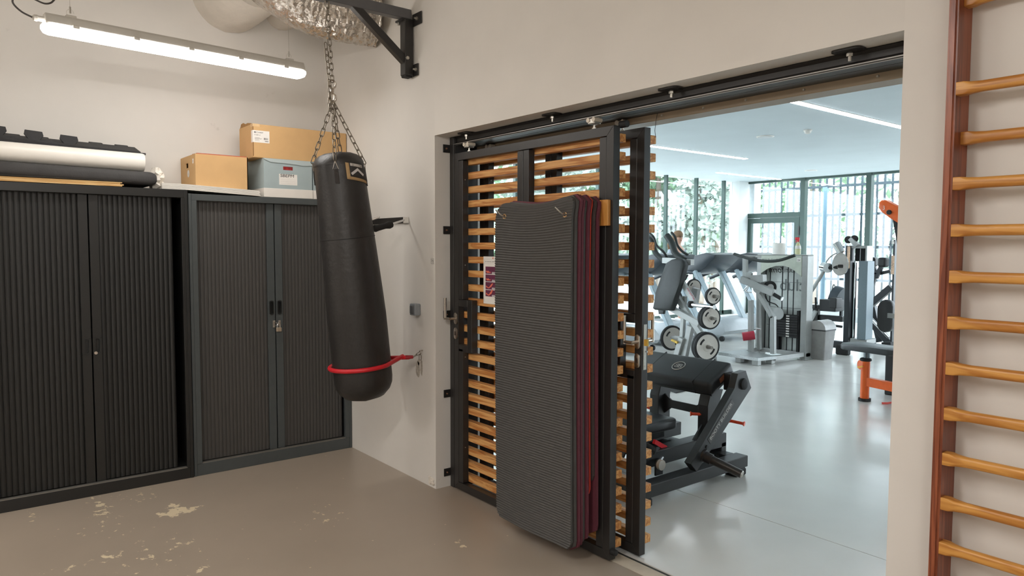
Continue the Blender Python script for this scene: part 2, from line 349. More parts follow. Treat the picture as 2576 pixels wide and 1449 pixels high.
# ---------------------------------------------------------------- tambour cabinets
def cabinet(label, y0, y1, fx, h, mbody, mslat, top, stile, foot, gap, pitch, handle_z, gapR, stile_mat, rel=1.):
    t = thing('tambour_cabinet', label, 'cabinet', (fx/2, (y0+y1)/2, 0))
    obj('side_panel', MB().box(.01, fx, y0, y0+.02, 0, h, .002), mbody, t); obj('side_panel', MB().box(.01, fx, y1-.02, y1, 0, h, .002), mbody, t)
    obj('top_panel', MB().box(.01, fx-.002, y0+.02, y1-.02, h-top, h-.001, .002), mbody, t)
    obj('plinth', MB().box(.01, fx-.003, y0+.02, y1-.02, 0, foot, .002), mbody, t)
    obj('bottom_guide', MB().box(fx-.035, fx-.004, y0+stile, y1-stile, foot, foot+.006), M('grey aluminium guide', (130, 128, 122), .35, .5), t)
    obj('frame_stile', MB().box(fx-.03, fx-.001, y0+.02, y0+stile, foot, h-top, .002), mbody, t); obj('frame_stile', MB().box(fx-.03, fx-.001, y1-stile, y1-.02, foot, h-top, .002), mbody, t)
    obj('inner_back', MB().box(.01, .03, y0+.02, y1-.02, foot, h-top), RUBBER, t)
    xs = fx-.052
    for side, a, b in ((0, y0+stile, gap-.004), (1, gap+.004, y1-stile-gapR)):
        d = obj('door', MB().box(xs-.004, xs-.001, a, b, foot+.006, h-top), mslat, t)
        es = .052; e0, e1 = (b-es, b) if side == 0 else (a, a+es)
        zc = handle_z; ym = (e0+e1)/2; hh = .095
        st = MB(); st.box(xs, xs+.018, e0, e1, foot+.007, zc-hh/2, .0015); st.box(xs, xs+.018, e0, e1, zc+hh/2, h-top, .0015)
        st.box(xs, xs+.018, e0, ym-.012, zc-hh/2, zc+hh/2); st.box(xs, xs+.018, ym+.012, e1, zc-hh/2, zc+hh/2)
        obj('edge_stile', st, stile_mat, d)
        hd = MB(); poly = rrect(.034, hh+.014, .016, 5); inn = rrect(.021, hh-.004, .0103, 5)
        n = len(poly); o = V((xs+.0182, ym, zc)); A = [hd.bm.verts.new(o+Y*p[0]+Z*p[1]+X*.003) for p in poly]; B = [hd.bm.verts.new(o+Y*p[0]+Z*p[1]+X*.003) for p in inn]
        C = [hd.bm.verts.new(o+Y*p[0]+Z*p[1]-X*.016) for p in inn]
        for i in range(n): hd.bm.faces.new((A[i], A[(i+1) % n], B[(i+1) % n], B[i])); hd.bm.faces.new((B[i], B[(i+1) % n], C[(i+1) % n], C[i]))
        hd.bm.faces.new(C)
        obj('handle', hd, M('dark handle plastic', (30, 32, 32), .4), d, smooth=True, angle=30)
        s0, s1 = (a, e0) if side == 0 else (e1, b); k = int((s1-s0)/pitch); pw = (s1-s0)/k
        sm = MB(); z0, z1 = foot+.008, h-top
        prof = [(0, 0), (.0012, .0045*rel), (pw*.3, .0075*rel), (pw*.5, .0082*rel), (pw*.7, .0075*rel), (pw-.0022, .0045*rel), (pw-.001, 0)]
        sm.prism(prof, (xs, s0, z0), Y, X, (0, 0, z1-z0)); s = obj('slat', sm, mslat, d)
        for i in range(1, k): inst(s, (0, i*pw, 0), d)
    return t
cabK = M('black cabinet steel', (31, 31, 30), .42, 0, .05, 40, .03, 300); cabKs = M('black tambour slat', (26, 26, 25), .5, 0, .06, 30, .1, 500)
cabG = M('anthracite cabinet steel', (73, 78, 79), .42, 0, .05, 30, .03, 300); cabGs = M('dark grey tambour slat', (68, 66, 64), .5, 0, .1, 9, .08, 500, stretch=(1, 30, .3))
cabL = cabinet('black tambour cabinet carrying foam mats, with round key lock on its doors', -2.405, -1.206, .468, 2.003, cabK, cabKs, .055, .042, .075, -1.796, .0285, .975, .05, cabK)
cabR = cabinet('dark grey tambour cabinet behind punching bag, its doors closed by a padlock', -1.2005, -.002, .46, 1.98, cabG, cabGs, .046, .055, .085, -.595, .0255, 1.16, .006, cabG, .45)
p = at(241.5, 888, x=.44); obj('key_lock', MB().cyl((.43, p.y, p.z), (.444, p.y, p.z), .0105, .0095, 18), M('nickel lock', (200, 188, 176), .3, .7), cabL, smooth=True)
c = at(698, 815, x=.44); hs = thing('hasp', 'small steel hasp plates screwed across the dark grey cabinet doors', 'hasp', (.44, c.y, c.z))
for sg in (-1, 1): obj('hasp_plate', MB().box(.4265, .430, c.y+sg*.021-.009, c.y+sg*.021+.009, c.z-.026, c.z+.026, .001), ZINC, hs)
for sg in (-1, 1):
    obj('staple', MB().tube([(.43, c.y+sg*.010, c.z+.012), (.445, c.y+sg*.006, c.z+.010), (.447, c.y+sg*.003, c.z), (.445, c.y+sg*.006, c.z-.010), (.43, c.y+sg*.010, c.z-.012)], .0022, 8), ZINC, hs, smooth=True)
    for dz in (-.018, .018): obj('screw', MB().cyl((.4302, c.y+sg*.021, c.z+dz), (.4325, c.y+sg*.021, c.z+dz), .004, .003, 8), ZINC, hs)
pl = thing('padlock', 'small steel padlock hanging from the hasp of the dark grey cabinet', 'padlock', (.45, c.y+.006, c.z-.06))
obj('lock_body', MB().box(.438, .456, c.y-.012, c.y+.026, c.z-.057, c.z-.026, .003, 2), M('satin lock brass nickel', (186, 170, 150), .35, .6), pl)
obj('shackle', MB().tube([(.447, c.y-.005, c.z-.028), (.447, c.y-.005, c.z-.008), (.447, c.y+.0, c.z+.002), (.447, c.y+.007, c.z+.005), (.447, c.y+.014, c.z+.002), (.447, c.y+.019, c.z-.008), (.447, c.y+.019, c.z-.028)], .0028, 8), CHROME, pl, smooth=True)
# ---------------------------------------------------------------- things on top of the cabinets
ply = wood('birch plywood', (224, 190, 134), (196, 152, 92), 1, .6, .6)
zt = 2.004
for i, (yr, th) in enumerate(((-1.602, .007), (-1.592, .007), (-1.612, .006), (-1.60, .007))):
    z0 = zt+.0005+sum((.0075, .0075, .0065)[:i])
    obj('plywood_panel', MB().box(.06+.004*i, .462-.003*i, -2.62, yr, z0, z0+th, .0008), ply, None, ('lowest', 'second lowest', 'second highest', 'topmost')[i]+' of four thin plywood panels stacked on black cabinet', 'panel', 'plywood panels')
acr = glass('clear acrylic', (.86, .86, .84), .12)
for i in range(2): obj('acrylic_sheet', MB().box(.07, .468-.01*i, -2.6, -1.545-.03*i, zt+.0315+.004*i, zt+.0345+.004*i), acr, None, ('lower' if i == 0 else 'upper')+' of two clear plastic sheets lying on the plywood panels', 'sheet', 'clear plastic sheets')
# dark foam pad (long bolster with a rounded end)
fp = MB(); st = []
for u in [i/20*.96 for i in range(21)]+[.968, .976, .983, .989, .994, .998, 1.]:
    yv = -2.7+u*1.31; k = max(0., (u-.962)/.038)
    zc = 2.088-.020*u; hz = .044*math.sqrt(max(.05, 1-k**3*.72)); st.append((yv, zc, hz, .19-.02*k))
ring = []
for (yv, zc, hz, hx) in st: ring.append([fp.bm.verts.new((.27+q[0], yv, zc+q[1])) for q in rrect(2*hx, 2*hz, hz*.8, 4)])
for a, b in zip(ring, ring[1:]):
    for i in range(len(a)): fp.bm.faces.new((a[i], a[(i+1) % len(a)], b[(i+1) % len(a)], b[i]))
fp.bm.faces.new(ring[0][::-1]); fp.bm.faces.new(ring[-1])
obj('foam_pad', fp, M('charcoal foam pad', (62, 61, 61), .75, 0, .1, 12, .12, 120), None, 'long charcoal foam pad with rounded end lying on the plywood panels', 'pad', smooth=True, angle=60)
obj('paper_roll', MB().rings([((.375, -2.7, 2.196), .062), ((.375, -1.47, 2.178), .062), ((.375, -1.455, 2.1778), .058), ((.375, -1.455, 2.1778), .018)], 32), M('white glossy paper roll', (238, 234, 226), .35, 0, .02, 6), None, 'long white paper roll lying on the charcoal foam pad', 'roll', smooth=True)
# interlocking foam tiles
def jigsaw(L, n, amp=.055, base=.0):
    pts = []; p = L/n
    for i in range(n):
        x = i*p; c = x+p/2; t = p*.16; w = p*.27
        pts += [(x, base), (c-t, base), (c-w, base+amp*.55), (c-w*.9, base+amp), (c+w*.9, base+amp), (c+w, base+amp*.55), (c+t, base)]
    return pts+[(L, base)]
tilem = M('black EVA foam', (50, 50, 51), .8, 0, .12, 25, .2, 200)
def foam_tile(label, y0, y1, o_x, o_z, tilt, droop, width, n, amp, th):
    ax = V((0, y1-y0, droop)).normalized(); ay = V((-math.cos(tilt), 0, math.sin(tilt))); L = y1-y0; nrm = ax.cross(ay)
    if nrm.z < 0: nrm = -nrm
    poly = [(0, 0), (L, 0)]+[(L, width)]+[(L-q[0], width+q[1]) for q in jigsaw(L, n, amp)][1:]
    poly = [(0, 0), (L, 0)]+[(L-q[0], width+q[1]) for q in jigsaw(L, n, amp)]
    obj('foam_tile', MB().prism(poly, (o_x, y0, o_z), ax, ay, nrm*th), tilem, None, label, 'foam mat', 'interlocking foam tiles')
foam_tile('lowest of three black interlocking foam tiles beside the white paper roll', -2.66, -1.445, .40, 2.244, math.radians(4), -.018, .27, 9, .05, .013)
foam_tile('middle one of three black interlocking foam tiles beside the white paper roll', -2.70, -1.475, .395, 2.262, math.radians(15), -.03, .20, 8, .05, .013)
foam_tile('topmost black interlocking foam tile with jigsaw tabs standing up', -2.72, -1.78, .345, 2.290, math.radians(74), -.062, .03, 5, .056, .014)
# crumpled plastic
cw = MB(); rr = random.Random(3)
def crum(u, v):
    th = u*math.pi*2; zz = v
    r = .045*(.55+.6*math.sin(math.pi*min(1, .15+.85*v)))*(.75+.5*rr.random())
    return V((.33+1.9*r*math.cos(th), -1.37+r*.85*math.sin(th), 2.006+.145*zz))
rows = []
for j in range(9):
    rows.append([cw.bm.verts.new(crum(i/12, j/8)) for i in range(12)])
for a, b in zip(rows, rows[1:]):
    for i in range(12): cw.bm.faces.new((a[i], a[(i+1) % 12], b[(i+1) % 12], b[i]))
cw.bm.faces.new(rows[0][::-1]); cw.bm.faces.new(rows[-1])
obj('plastic_wrap', cw, M('white crumpled wrap', (236, 230, 220), .5, 0, .04, 20), None, 'crumpled white plastic wrap beside the rounded end of the foam pad', 'wrap')
# twin wall sheets
tw = M('milky twin wall plastic', (226, 222, 214), .4, 0, .05, 30)
for i in range(6):
    z0 = 2.0045+i*.0066; yr = -.705-.004*(i % 3); pts = []
    m_ = MB(); nseg = 14
    def f(u, v, z0=z0, yr=yr): 
        yv = -1.36+.0+(yr+1.36)*u
        sag = -.0215*max(0., (yv+1.2)/.5) if yv > -1.2 else 0
        return V((.06+.385*v+.02*u, yv, z0+max(sag, -.0215)))
    A = [[m_.bm.verts.new(f(a/nseg, b)) for b in (0, 1)] for a in range(nseg+1)]; B = [[m_.bm.verts.new(f(a/nseg, b)+V((0, 0, .0054))) for b in (0, 1)] for a in range(nseg+1)]
    for a in range(nseg):
        m_.bm.faces.new((A[a][0], A[a][1], A[a+1][1], A[a+1][0])); m_.bm.faces.new((B[a][0], B[a+1][0], B[a+1][1], B[a][1]))
        m_.bm.faces.new((A[a][0], A[a+1][0], B[a+1][0], B[a][0])); m_.bm.faces.new((A[a][1], B[a][1], B[a+1][1], A[a+1][1]))
    for e in (0, nseg): m_.bm.faces.new((A[e][0], B[e][0], B[e][1], A[e][1]))
    obj('plastic_sheet', m_, tw, None, ('lowest', 'second lowest', 'third lowest', 'third highest', 'second highest', 'topmost')[i]+' milky plastic sheet of the thin stack under the small cardboard box', 'sheet', 'milky plastic sheets under the small box')
# small cardboard box
bz = 2.026; xb = at(457, 420, y=-1.127).x
b1 = thing('cardboard_box', 'small brown cardboard box with hand hole and round white sticker', 'box', (.3, -.95, bz))
zt1 = 2.263; wl = MB()
wl.box(xb, .40, -.778, -.772, bz, zt1); wl.box(.394, .40, -1.127, -.772, bz, zt1); wl.box(xb, xb+.006, -1.127, -.772, bz, zt1); wl.box(xb, .4, -1.127, -.772, bz, bz+.006)
hx, hz_ = at(489-5, 410, y=-1.127).x, 2.196
hx = (at(467, 410, y=-1.127).x+at(478, 410, y=-1.127).x)/2
ww, hh = .034, .017
wl.box(xb, hx-ww, -1.133, -1.127, bz, zt1); wl.box(hx+ww, .4, -1.133, -1.127, bz, zt1); wl.box(hx-ww, hx+ww, -1.133, -1.127, bz, hz_-hh); wl.box(hx-ww, hx+ww, -1.133, -1.127, hz_+hh, zt1)
obj('box_body', wl, CARD, b1)
fl_ = MB(); fl_.prism([(0, 0), (.34, 0), (.335, .16), (.01, .17)], (.40, -1.12, zt1), (0, 1, 0), (-.985, 0, .05), (0, 0, .005)); obj('top_flap', fl_, M('red printed cardboard', (176, 74, 48), .7, 0, .08, 12), b1)
obj('top_flap', MB().prism([(0, 0), (.15, 0), (.13, .10), (.02, .09)], (xb+.02, -1.125, zt1), (1, 0, 0), (0, .93, .30), (0, 0, .004)), M('grey box flap', (150, 142, 130), .8), b1)
obj('top_flap', MB().box(xb+.004, .39, -1.12, -.78, zt1-.006, zt1-.001), CARD, b1)
s1 = at(474, 437, y=-1.134); obj('round_sticker', MB().cyl(s1, s1-Y*.001, .026, .026, 28), PAPER, b1, 'round white paper sticker')
text('sticker_print', 'X', s1-X*.008-Z*.010-Y*.0012, X, Z, .014, M('brown ink', (90, 70, 60), .8), b1)
s2 = at(485.5, 405, y=-1.134); obj('tape_sticker', MB().prism(rrect(.026, .034, .006), s2, X, Z, (0, -.001, 0)), PAPER, b1)
text('sticker_print', 'Y', s2-X*.006-Z*.008-Y*.0012, X, Z, .011, INK, b1)
# archive boxes
blue = M('pale blue grey card', (162, 176, 178), .8, 0, .04, 8); whc = M('white card', (226, 221, 214), .8, 0, .03, 8)
for k, (ya, yb, lab) in enumerate(((-.671, -.302, 'pale blue archive box with handwritten label and red hand hole, under the big carton'), (-.292, -.012, 'pale blue archive box half hidden behind the top of the punching bag'))):
    bt = thing('archive_box', lab, 'box', (.25, (ya+yb)/2, 1.981), 'archive boxes')
    obj('tray', MB().box(.035, .446, ya-.003, yb+.003, 1.981, 2.047, .001), whc, bt, 'white card base')
    ym = (ya+yb)/2 if k == 0 else (ya+yb)/2; hw, hh2, zc = .037, .013, 2.20
    ym = at(724.5, 427, x=.44).y if k == 0 else ym
    bd = MB(); bd.box(.04, .436, ya, yb, 2.047, 2.262); obj('body', bd, blue, bt)
    bf = MB(); bf.box(.436, .441, ya, ym-hw, 2.047, 2.262); bf.box(.436, .441, ym+hw, yb, 2.047, 2.262); bf.box(.436, .441, ym-hw, ym+hw, 2.047, zc-hh2); bf.box(.436, .441, ym-hw, ym+hw, zc+hh2, 2.262)
    obj('front_panel', bf, blue, bt)
    obj('hand_hole', MB().box(.4362, .4375, ym-hw, ym+hw, zc-hh2, zc+hh2), M('red folder', (150, 34, 34), .7, 0, .35, 60), bt, 'red files seen through the hand hole')
    lid = MB(); 
    lid.prism([(ya, 2.262), (yb, 2.262), (yb, 2.232), (yb-.07, 2.226), (yb-.13, 2.232), (ya+.16, 2.236), (ya+.05, 2.238), (ya, 2.258)], (.444, 0, 0), Y, Z, (.003, 0, 0)); lid.box(.036, .447, ya-.002, yb+.002, 2.262, 2.2645)
    obj('lid', lid, M('pale blue lid card', (178, 190, 191), .8, 0, .03, 8), bt)
    if k == 0:
        l0, l1 = at(702, 437, x=.442), at(748, 467, x=.442)
        obj('label_card', MB().box(.4412, .4422, l0.y, l1.y, l1.z, l0.z), PAPER, bt, 'white label card')
        text('handwriting', 'SBEPM', V((.4424, at(705, 441, x=.442).y, at(705, 445, x=.442).z)), Y, Z, .105, INK, bt, .022, shear=.1)
        for q in range(3): obj('ruled_line', MB().box(.4422, .4424, l0.y+.012, l1.y-.012, l1.z+.012+.014*q, l1.z+.0127+.014*q), M('grey rule', (170, 165, 160), .8), bt)
# big carton
b2 = thing('cardboard_box', 'big brown carton with white barcode label, lying on the two archive boxes', 'box', (.27, -.37, 2.266))
yb0, yb1, xb0, xb1, z0, z1 = -.738, -.006, .115, .42, 2.2662, 2.509
bd = MB(); bd.box(xb0, xb1, yb0, yb1, z0, z1, .003); obj('box_body', bd, CARD, b2)
rip = MB(); pts = [(.0, .0), (.30, .0), (.27, .012), (.2, .022), (.15, .02), (.11, .034), (.06, .03), (.03, .012)]
rip.prism(pts, (xb0-.005, yb0+.004, z1-.004), (1, 0, 0), (0, -.25, .97), (0, .004, 0)); obj('torn_flap', rip, M('torn cardboard', (168, 130, 84), .9, 0, .15, 30), b2)
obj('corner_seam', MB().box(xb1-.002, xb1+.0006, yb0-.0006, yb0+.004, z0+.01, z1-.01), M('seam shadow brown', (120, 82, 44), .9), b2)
obj('corner_tape', MB().box(xb1-.05, xb1+.001, yb0-.001, yb0+.05, z1-.02, z1+.001), M('tape', (214, 180, 134), .5), b2)
l0, l1 = at(638, 327, x=xb1), at(678, 361, x=xb1)
lb = obj('shipping_label', MB().box(xb1+.0004, xb1+.001, yb0-.0005, l1.y, l1.z, l0.z), PAPER, b2, 'white printed shipping label'); obj('shipping_label', MB().box(xb1-.035, xb1+.001, yb0-.001, yb0-.0003, l1.z, l0.z), PAPER, b2)
H = l0.z-l1.z; Wd = l1.y-yb0
P0 = V((xb1+.0012, yb0, l1.z))
text('label_print', 'CHIEF', P0+Y*(.2*Wd)+Z*(.78*H), Y, Z, .42*Wd, INK, b2, .11*H)
for (a, b_) in ((.07, .80), (.07, .86), (.13, .80), (.13, .86)): obj('logo_square', MB().box(xb1+.001, xb1+.0016, yb0+a*Wd, yb0+(a+.045)*Wd, l1.z+(b_-.02)*H, l1.z+(b_+.03)*H), INK, b2)
text('label_print', 'LCB1U', P0+Y*(.08*Wd)+Z*(.58*H), Y, Z, .36*Wd, INK, b2, .09*H)
for q, (wdt, zz) in enumerate(((.3, .4), (.45, .33), (.4, .28), (.25, .23), (.3, .12))): obj('label_line', MB().box(xb1+.001, xb1+.0014, yb0+.1*Wd, yb0+(.1+wdt)*Wd, l1.z+zz*H, l1.z+(zz+.022)*H), M('grey print', (140, 132, 126), .8), b2)
q = .66
while q < .9:
    wq = random.choice((.008, .016, .024)); obj('barcode_bar', MB().box(xb1+.001, xb1+.0014, yb0+q*Wd, yb0+(q+wq)*Wd, l1.z+.26*H, l1.z+.42*H), INK, b2); q += wq+random.choice((.01, .018))
for k2 in range(6): obj('barcode_bar', MB().box(xb1+.001, xb1+.0014, yb0+(.72+.035*k2)*Wd, yb0+(.735+.035*k2+.008*(k2 % 2))*Wd, l1.z+.10*H, l1.z+.18*H), INK, b2)
# ---------------------------------------------------------------- tube lights
diff_m = emis('lit diffuser', (255, 251, 246), LAMP); hous = M('light grey housing', (200, 196, 188), .5, 0, .03, 12)
def batten(a, b, label, cable, dmat=None):
    a, b = V(a), V(b); d = (b-a).normalized(); s = V((-d.y, d.x, 0)); z = a.z
    t = thing('tube_light', label, 'ceiling light', (a+b)/2, 'tube lights of the storage room')
    prof_h = [(-.05, 0), (.05, 0), (.05, .012), (.036, .05), (.028, .062), (-.028, .062), (-.036, .05), (-.05, .012)]
    prof_d = [(-.056, .004), (-.060, -.010), (-.056, -.026), (-.036, -.040), (.036, -.040), (.056, -.026), (.060, -.010), (.056, .004)]
    obj('housing', MB().prism(prof_h, a+d*.012, s, Z, d*((b-a).length-.024), .004), hous, t)
    L = (b-a).length; dm = MB(); ring = []
    for u in (0, .012, .035, L-.035, L-.012, L):
        k = min(u, L-u); sc_ = .55 if k < .005 else (.85 if k < .02 else 1.)
        ring.append([dm.bm.verts.new(a+d*u+s*(p[0]*sc_)+Z*(p[1]*(sc_ if p[1] < 0 else 1))) for p in prof_d])
    for p, q in zip(ring, ring[1:]):
        for i in range(len(p)): dm.bm.faces.new((p[i], p[(i+1) % len(p)], q[(i+1) % len(q)], q[i]))
    dm.bm.faces.new(ring[0][::-1]); dm.bm.faces.new(ring[-1]); obj('diffuser', dm, dmat or diff_m, t, 'lit white diffuser')
    for u in (.1, .3, .5, .7, .9):
        for sg in (-1, 1): obj('clip', MB().obox(a+(b-a)*u+s*(sg*.052)+Z*.006, d, s, Z, .035, .012, .022, .003), hous, t)
    for u in (.09, .93):
        c0 = a+(b-a)*u
        obj('hanger_bracket', MB().obox(c0+Z*.068, d, s, Z, .05, .05, .014, .003), hous, t)
        obj('wire_gripper', MB().cyl(c0+Z*.09, c0+Z*.125, .005, .005, 8), ZINC, t)
        obj('wire_loop', MB().tube([c0+s*(.0)+d*(.018*math.cos(q))+Z*(.09+.022*math.sin(q)) for q in [i*.5 for i in range(9)]], .0009, 5), ZINC, t)
        obj('suspension_wire', MB().cyl(c0+Z*.12, (c0.x, c0.y, RH), .0012, .0012, 5), ZINC, t)
    if cable:
        g = a-d*.0+Z*.035
        obj('cable_gland', MB().rings([(a+d*.012+Z*.03, .014), (a-d*.016+Z*.03, .014), (a-d*.018+Z*.03, .018), (a-d*.034+Z*.03, .016), (a-d*.04+Z*.03, .009)], 12), hous, t)
        g = a-d*.04+Z*.03
        pth = [g, g-d*.05+Z*.02, g-d*.085+Z*.06, g-d*.06+Z*.105, g+Z*.10, g+d*.06+Z*.085, g+d*.10+Z*.11, g+d*.115+Z*.18, g+d*.12+Z*.5, V((g.x, g.y, RH))]
        sm = []
        for i in range(len(pth)-1):
            p0, p1, p2, p3 = pth[max(i-1, 0)], pth[i], pth[i+1], pth[min(i+2, len(pth)-1)]
            for k in range(6):
                u = k/6; sm.append(.5*((2*p1)+(p2-p0)*u+(2*p0-5*p1+4*p2-p3)*u*u+(3*p1-p0-3*p2+p3)*u**3))
        obj('cable', MB().tube(sm+[pth[-1]], .0048, 7), M('dark grey cable', (70, 66, 64), .5), t, smooth=True)
la, lb_ = at(104, 62, z=2.8), at(764, 184, z=2.8)
batten(la, lb_, 'lit white tube light hanging above the cabinets, in view', True, emis('lit single tube diffuser', (255, 251, 246), LAMP*.26))
batten((4.3, -3.6, 2.8), (4.15, -2.08, 2.8), 'lit tube light hanging over the middle of the storage room', False)
batten((1.2, -5.6, 2.8), (1.05, -4.08, 2.8), 'lit tube light hanging over the rear of the storage room by the cabinet wall', False)
batten((7.2, -4.8, 2.8), (7.05, -3.28, 2.8), 'lit tube light hanging over the rear of the storage room by the bar side', False)
# ---------------------------------------------------------------- ducts
foil = M('crumpled aluminium foil', (206, 200, 192), .24, .95, .08, 30, .7, 38)
wfoil = M('white duct wrap', (212, 205, 194), .55, 0, .05, 8, .25, 22)
def duct(name, path, r, mat, label, crumple):
    P = [V(p) for p in path]; sm = []
    for i in range(len(P)-1):
        p0, p1, p2, p3 = P[max(i-1, 0)], P[i], P[i+1], P[min(i+2, len(P)-1)]
        for k in range(10):
            u = k/10; sm.append(.5*((2*p1)+(p2-p0)*u+(2*p0-5*p1+4*p2-p3)*u*u+(3*p1-p0-3*p2+p3)*u**3))
    sm.append(P[-1]); g = random.Random(5)
    if crumple > .005: sm = [sm[i].lerp(sm[i+1], k/2) for i in range(len(sm)-1) for k in range(2)]+[sm[-1]]
    m_ = MB().tube(sm, r, 36 if crumple < .005 else 54)
    for v in m_.bm.verts: v.co += V((g.uniform(-1, 1), g.uniform(-1, 1), g.uniform(-1, 1)))*crumple
    return obj(name, m_, mat, None, label, 'air duct', smooth=True, angle=75 if crumple < .005 else 4)
wc = at(560, 79, x=0.02)
duct('air_duct', [(.004, -.765, 3.515), (.25, -.765, 3.515), (.5, -.765, 3.52), (.66, -.765, 3.53)], .268, wfoil, 'white wrapped round air duct coming out of the cabinet wall near ceiling', .004)
duct('air_duct', [(.78, -1.35, 4.28), (.75, -1.15, 3.9), (.75, -.85, 3.55), (.80, -.45, 3.33), (.90, -.2, 3.285), (.96, -.012, 3.275)], .205, foil, 'crumpled silver foil air duct bending down into the door wall', .0065)
duct('air_duct', [(.004, -.36, 3.47), (.2, -.36, 3.47), (.45, -.38, 3.5), (.62, -.42, 3.56)], .13, wfoil, 'thin beige air duct half hidden behind the silver foil duct', .003)
# ---------------------------------------------------------------- bag bracket
bx = 1.437; zb = 3.165
br = thing('bag_bracket', 'black steel wall bracket with diagonal brace holding the punching bag', 'bracket', (bx, -.35, 2.75))
pz0, pz1 = at(1037, 190, y=-.05).z, 3.135
obj('upright', MB().box(bx-.034, bx+.034, -.075, -.012, pz0+.012, pz1, .004), BLACK, br); obj('end_cap', MB().box(bx-.03, bx+.03, -.071, -.016, pz0, pz0+.014, .004), RUBBER, br)
obj('beam', MB().box(bx-.03, bx+.03, -.80, -.02, pz1, pz1+.065, .004), M('dark grey steel beam', (88, 88, 90), .4, 0, .06, 20), br, 'grey horizontal beam')
obj('end_cap', MB().box(bx-.028, bx+.028, -.806, -.80, pz1+.002, pz1+.063), RUBBER, br)
obj('brace', MB().bar((bx+.0, -.06, 2.86), (bx+.0, -.44, 3.16), .05, .05, (0, 0, 1), .004), BLACK, br)
for (zz, w1_, w2_) in ((3.13, .005, .10), (2.80, .005, .052)):
    obj('wall_plate', MB().box(bx+.02, bx+.034+w2_, -.012, -.004, zz-.04, zz+.04, .002), BLACK, br)
    obj('bolt', MB().cyl((bx+.05+w2_*.35, -.012, zz), (bx+.05+w2_*.35, -.035, zz), .006, .006, 8), ZINC, br); obj('bolt', MB().cyl((bx+.05+w2_*.35, -.012, zz), (bx+.05+w2_*.35, -.02, zz), .013, .013, 6), ZINC, br)
obj('top_plate', MB().box(bx-.07, bx+.03, -.09, -.012, pz1-.012, pz1), BLACK, br); obj('side_plate', MB().box(bx-.052, bx-.034, -.055, -.004, 3.0, 3.06), BLACK, br)
obj('bolt', MB().cyl((bx+.024, -.06, 2.875), (bx+.044, -.06, 2.875), .014, .012, 6), ZINC, br); obj('bolt', MB().cyl((bx-.05, -.075, pz1-.012), (bx-.05, -.075, pz1-.03), .009, .009, 6), ZINC, br)
# ---------------------------------------------------------------- punching bag
T, Bm = V((1.45, -.548, 2.135)), V((1.45, -.376, .60)); axd = (Bm-T).normalized()
s_ = axd.cross(X).normalized(); f_ = s_.cross(axd)
bagm = M('black boxing bag vinyl', (42, 40, 39), .46, 0, .16, 3.5, .25, 34)
bag = thing('punching_bag', 'long black punching bag hanging from chains in front of the cabinets', 'punching bag', (1.45, -.4, .56))
Lb = (Bm-T).length; prof = []
for i in range(41):
    u = i/40
    r = .153+.036*min(1, u*1.6)
    if u > .9: r *= math.sqrt(max(0., 1-((u-.9)/.1)**2.2))
    prof.append((u, max(r, .004)))
m_ = MB(); R_ = []
for (u, r) in prof:
    c_ = T+axd*(u*Lb)+X*(.012*math.sin(u*3.14))
    ring = []
    for i in range(40):
        a = 2*math.pi*i/40; pleat = 1+ (.018*math.sin(6*a+1)*max(0, 1-u*7))
        ring.append(m_.bm.verts.new(c_+(f_*math.cos(a)+s_*math.sin(a))*r*pleat))
    R_.append(ring)
for a, b in zip(R_, R_[1:]):
    for i in range(40): m_.bm.faces.new((a[i], a[(i+1) % 40], b[(i+1) % 40], b[i]))
m_.bm.faces.new(R_[0][::-1]); m_.bm.faces.new(R_[-1]); body = obj('bag_body', m_, bagm, bag, smooth=True, angle=60)
tp = MB(); R_ = []
for k, (dz, r) in enumerate(((-.004, .156), (.012, .156), (.035, .14), (.058, .115), (.072, .08), (.078, .03))):
    R_.append([tp.bm.verts.new(T-axd*dz+(f_*math.cos(2*math.pi*i/32)+s_*math.sin(2*math.pi*i/32))*r*(1+.05*math.sin(4*2*math.pi*i/32+.5)*(k > 1))) for i in range(32)])
for a, b in zip(R_, R_[1:]):
    for i in range(32): tp.bm.faces.new((a[i], a[(i+1) % 32], b[(i+1) % 32], b[i]))
tp.bm.faces.new(R_[-1]); obj('top_cover', tp, bagm, bag, smooth=True, angle=70)
obj('seam', MB().tube([T+axd*(.30*Lb)+X*.01+(f_*math.cos(a)+s_*math.sin(a))*.1715 for a in [2*math.pi*i/40 for i in range(40)]], .0022, 6, True), M('dark seam', (24, 23, 23), .6), bag)
camdir = lambda p: V((CAM.x-p.x, CAM.y-p.y, 0)).normalized()
fr = camdir(T); side = V((-fr.y, fr.x, 0))          # side = image-right seen from the camera
def onbag(ang, u, r_off=0.):
    """point on the bag: ang degrees from the camera-facing line, + towards image right"""
    u = max(u, 0.); r = .153+.036*min(1, u*1.6); c_ = T+axd*(u*Lb)+X*(.012*math.sin(u*3.14)); a = math.radians(ang)
    return c_+(fr*math.cos(a)+side*math.sin(a))*(r+r_off)
def patch(a0, a1, u0, u1, off, nm, mt, n=8, skew=0.):
    g = MB()
    for k in range(2):
        pass
    A = [[g.bm.verts.new(onbag(a0+(a1-a0)*i/n, u0+(u1-u0)*j/4+skew*i/n, off)) for j in range(5)] for i in range(n+1)]
    for i in range(n):
        for j in range(4): g.bm.faces.new((A[i][j], A[i+1][j], A[i+1][j+1], A[i][j+1]))
    o_ = obj(nm, g, mt, bag, smooth=True); md = o_.modifiers.new('thick', 'SOLIDIFY'); md.thickness = .003; md.offset = 1; return o_
tan = M('tan suede trim', (176, 146, 104), .8, 0, .1, 30)
patch(14, 82, .0, .066, .003, 'logo_patch_border', tan, skew=.012); patch(22, 84, -.0, .055, .0065, 'logo_patch', M('black nylon', (46, 42, 40), .7), skew=.012)
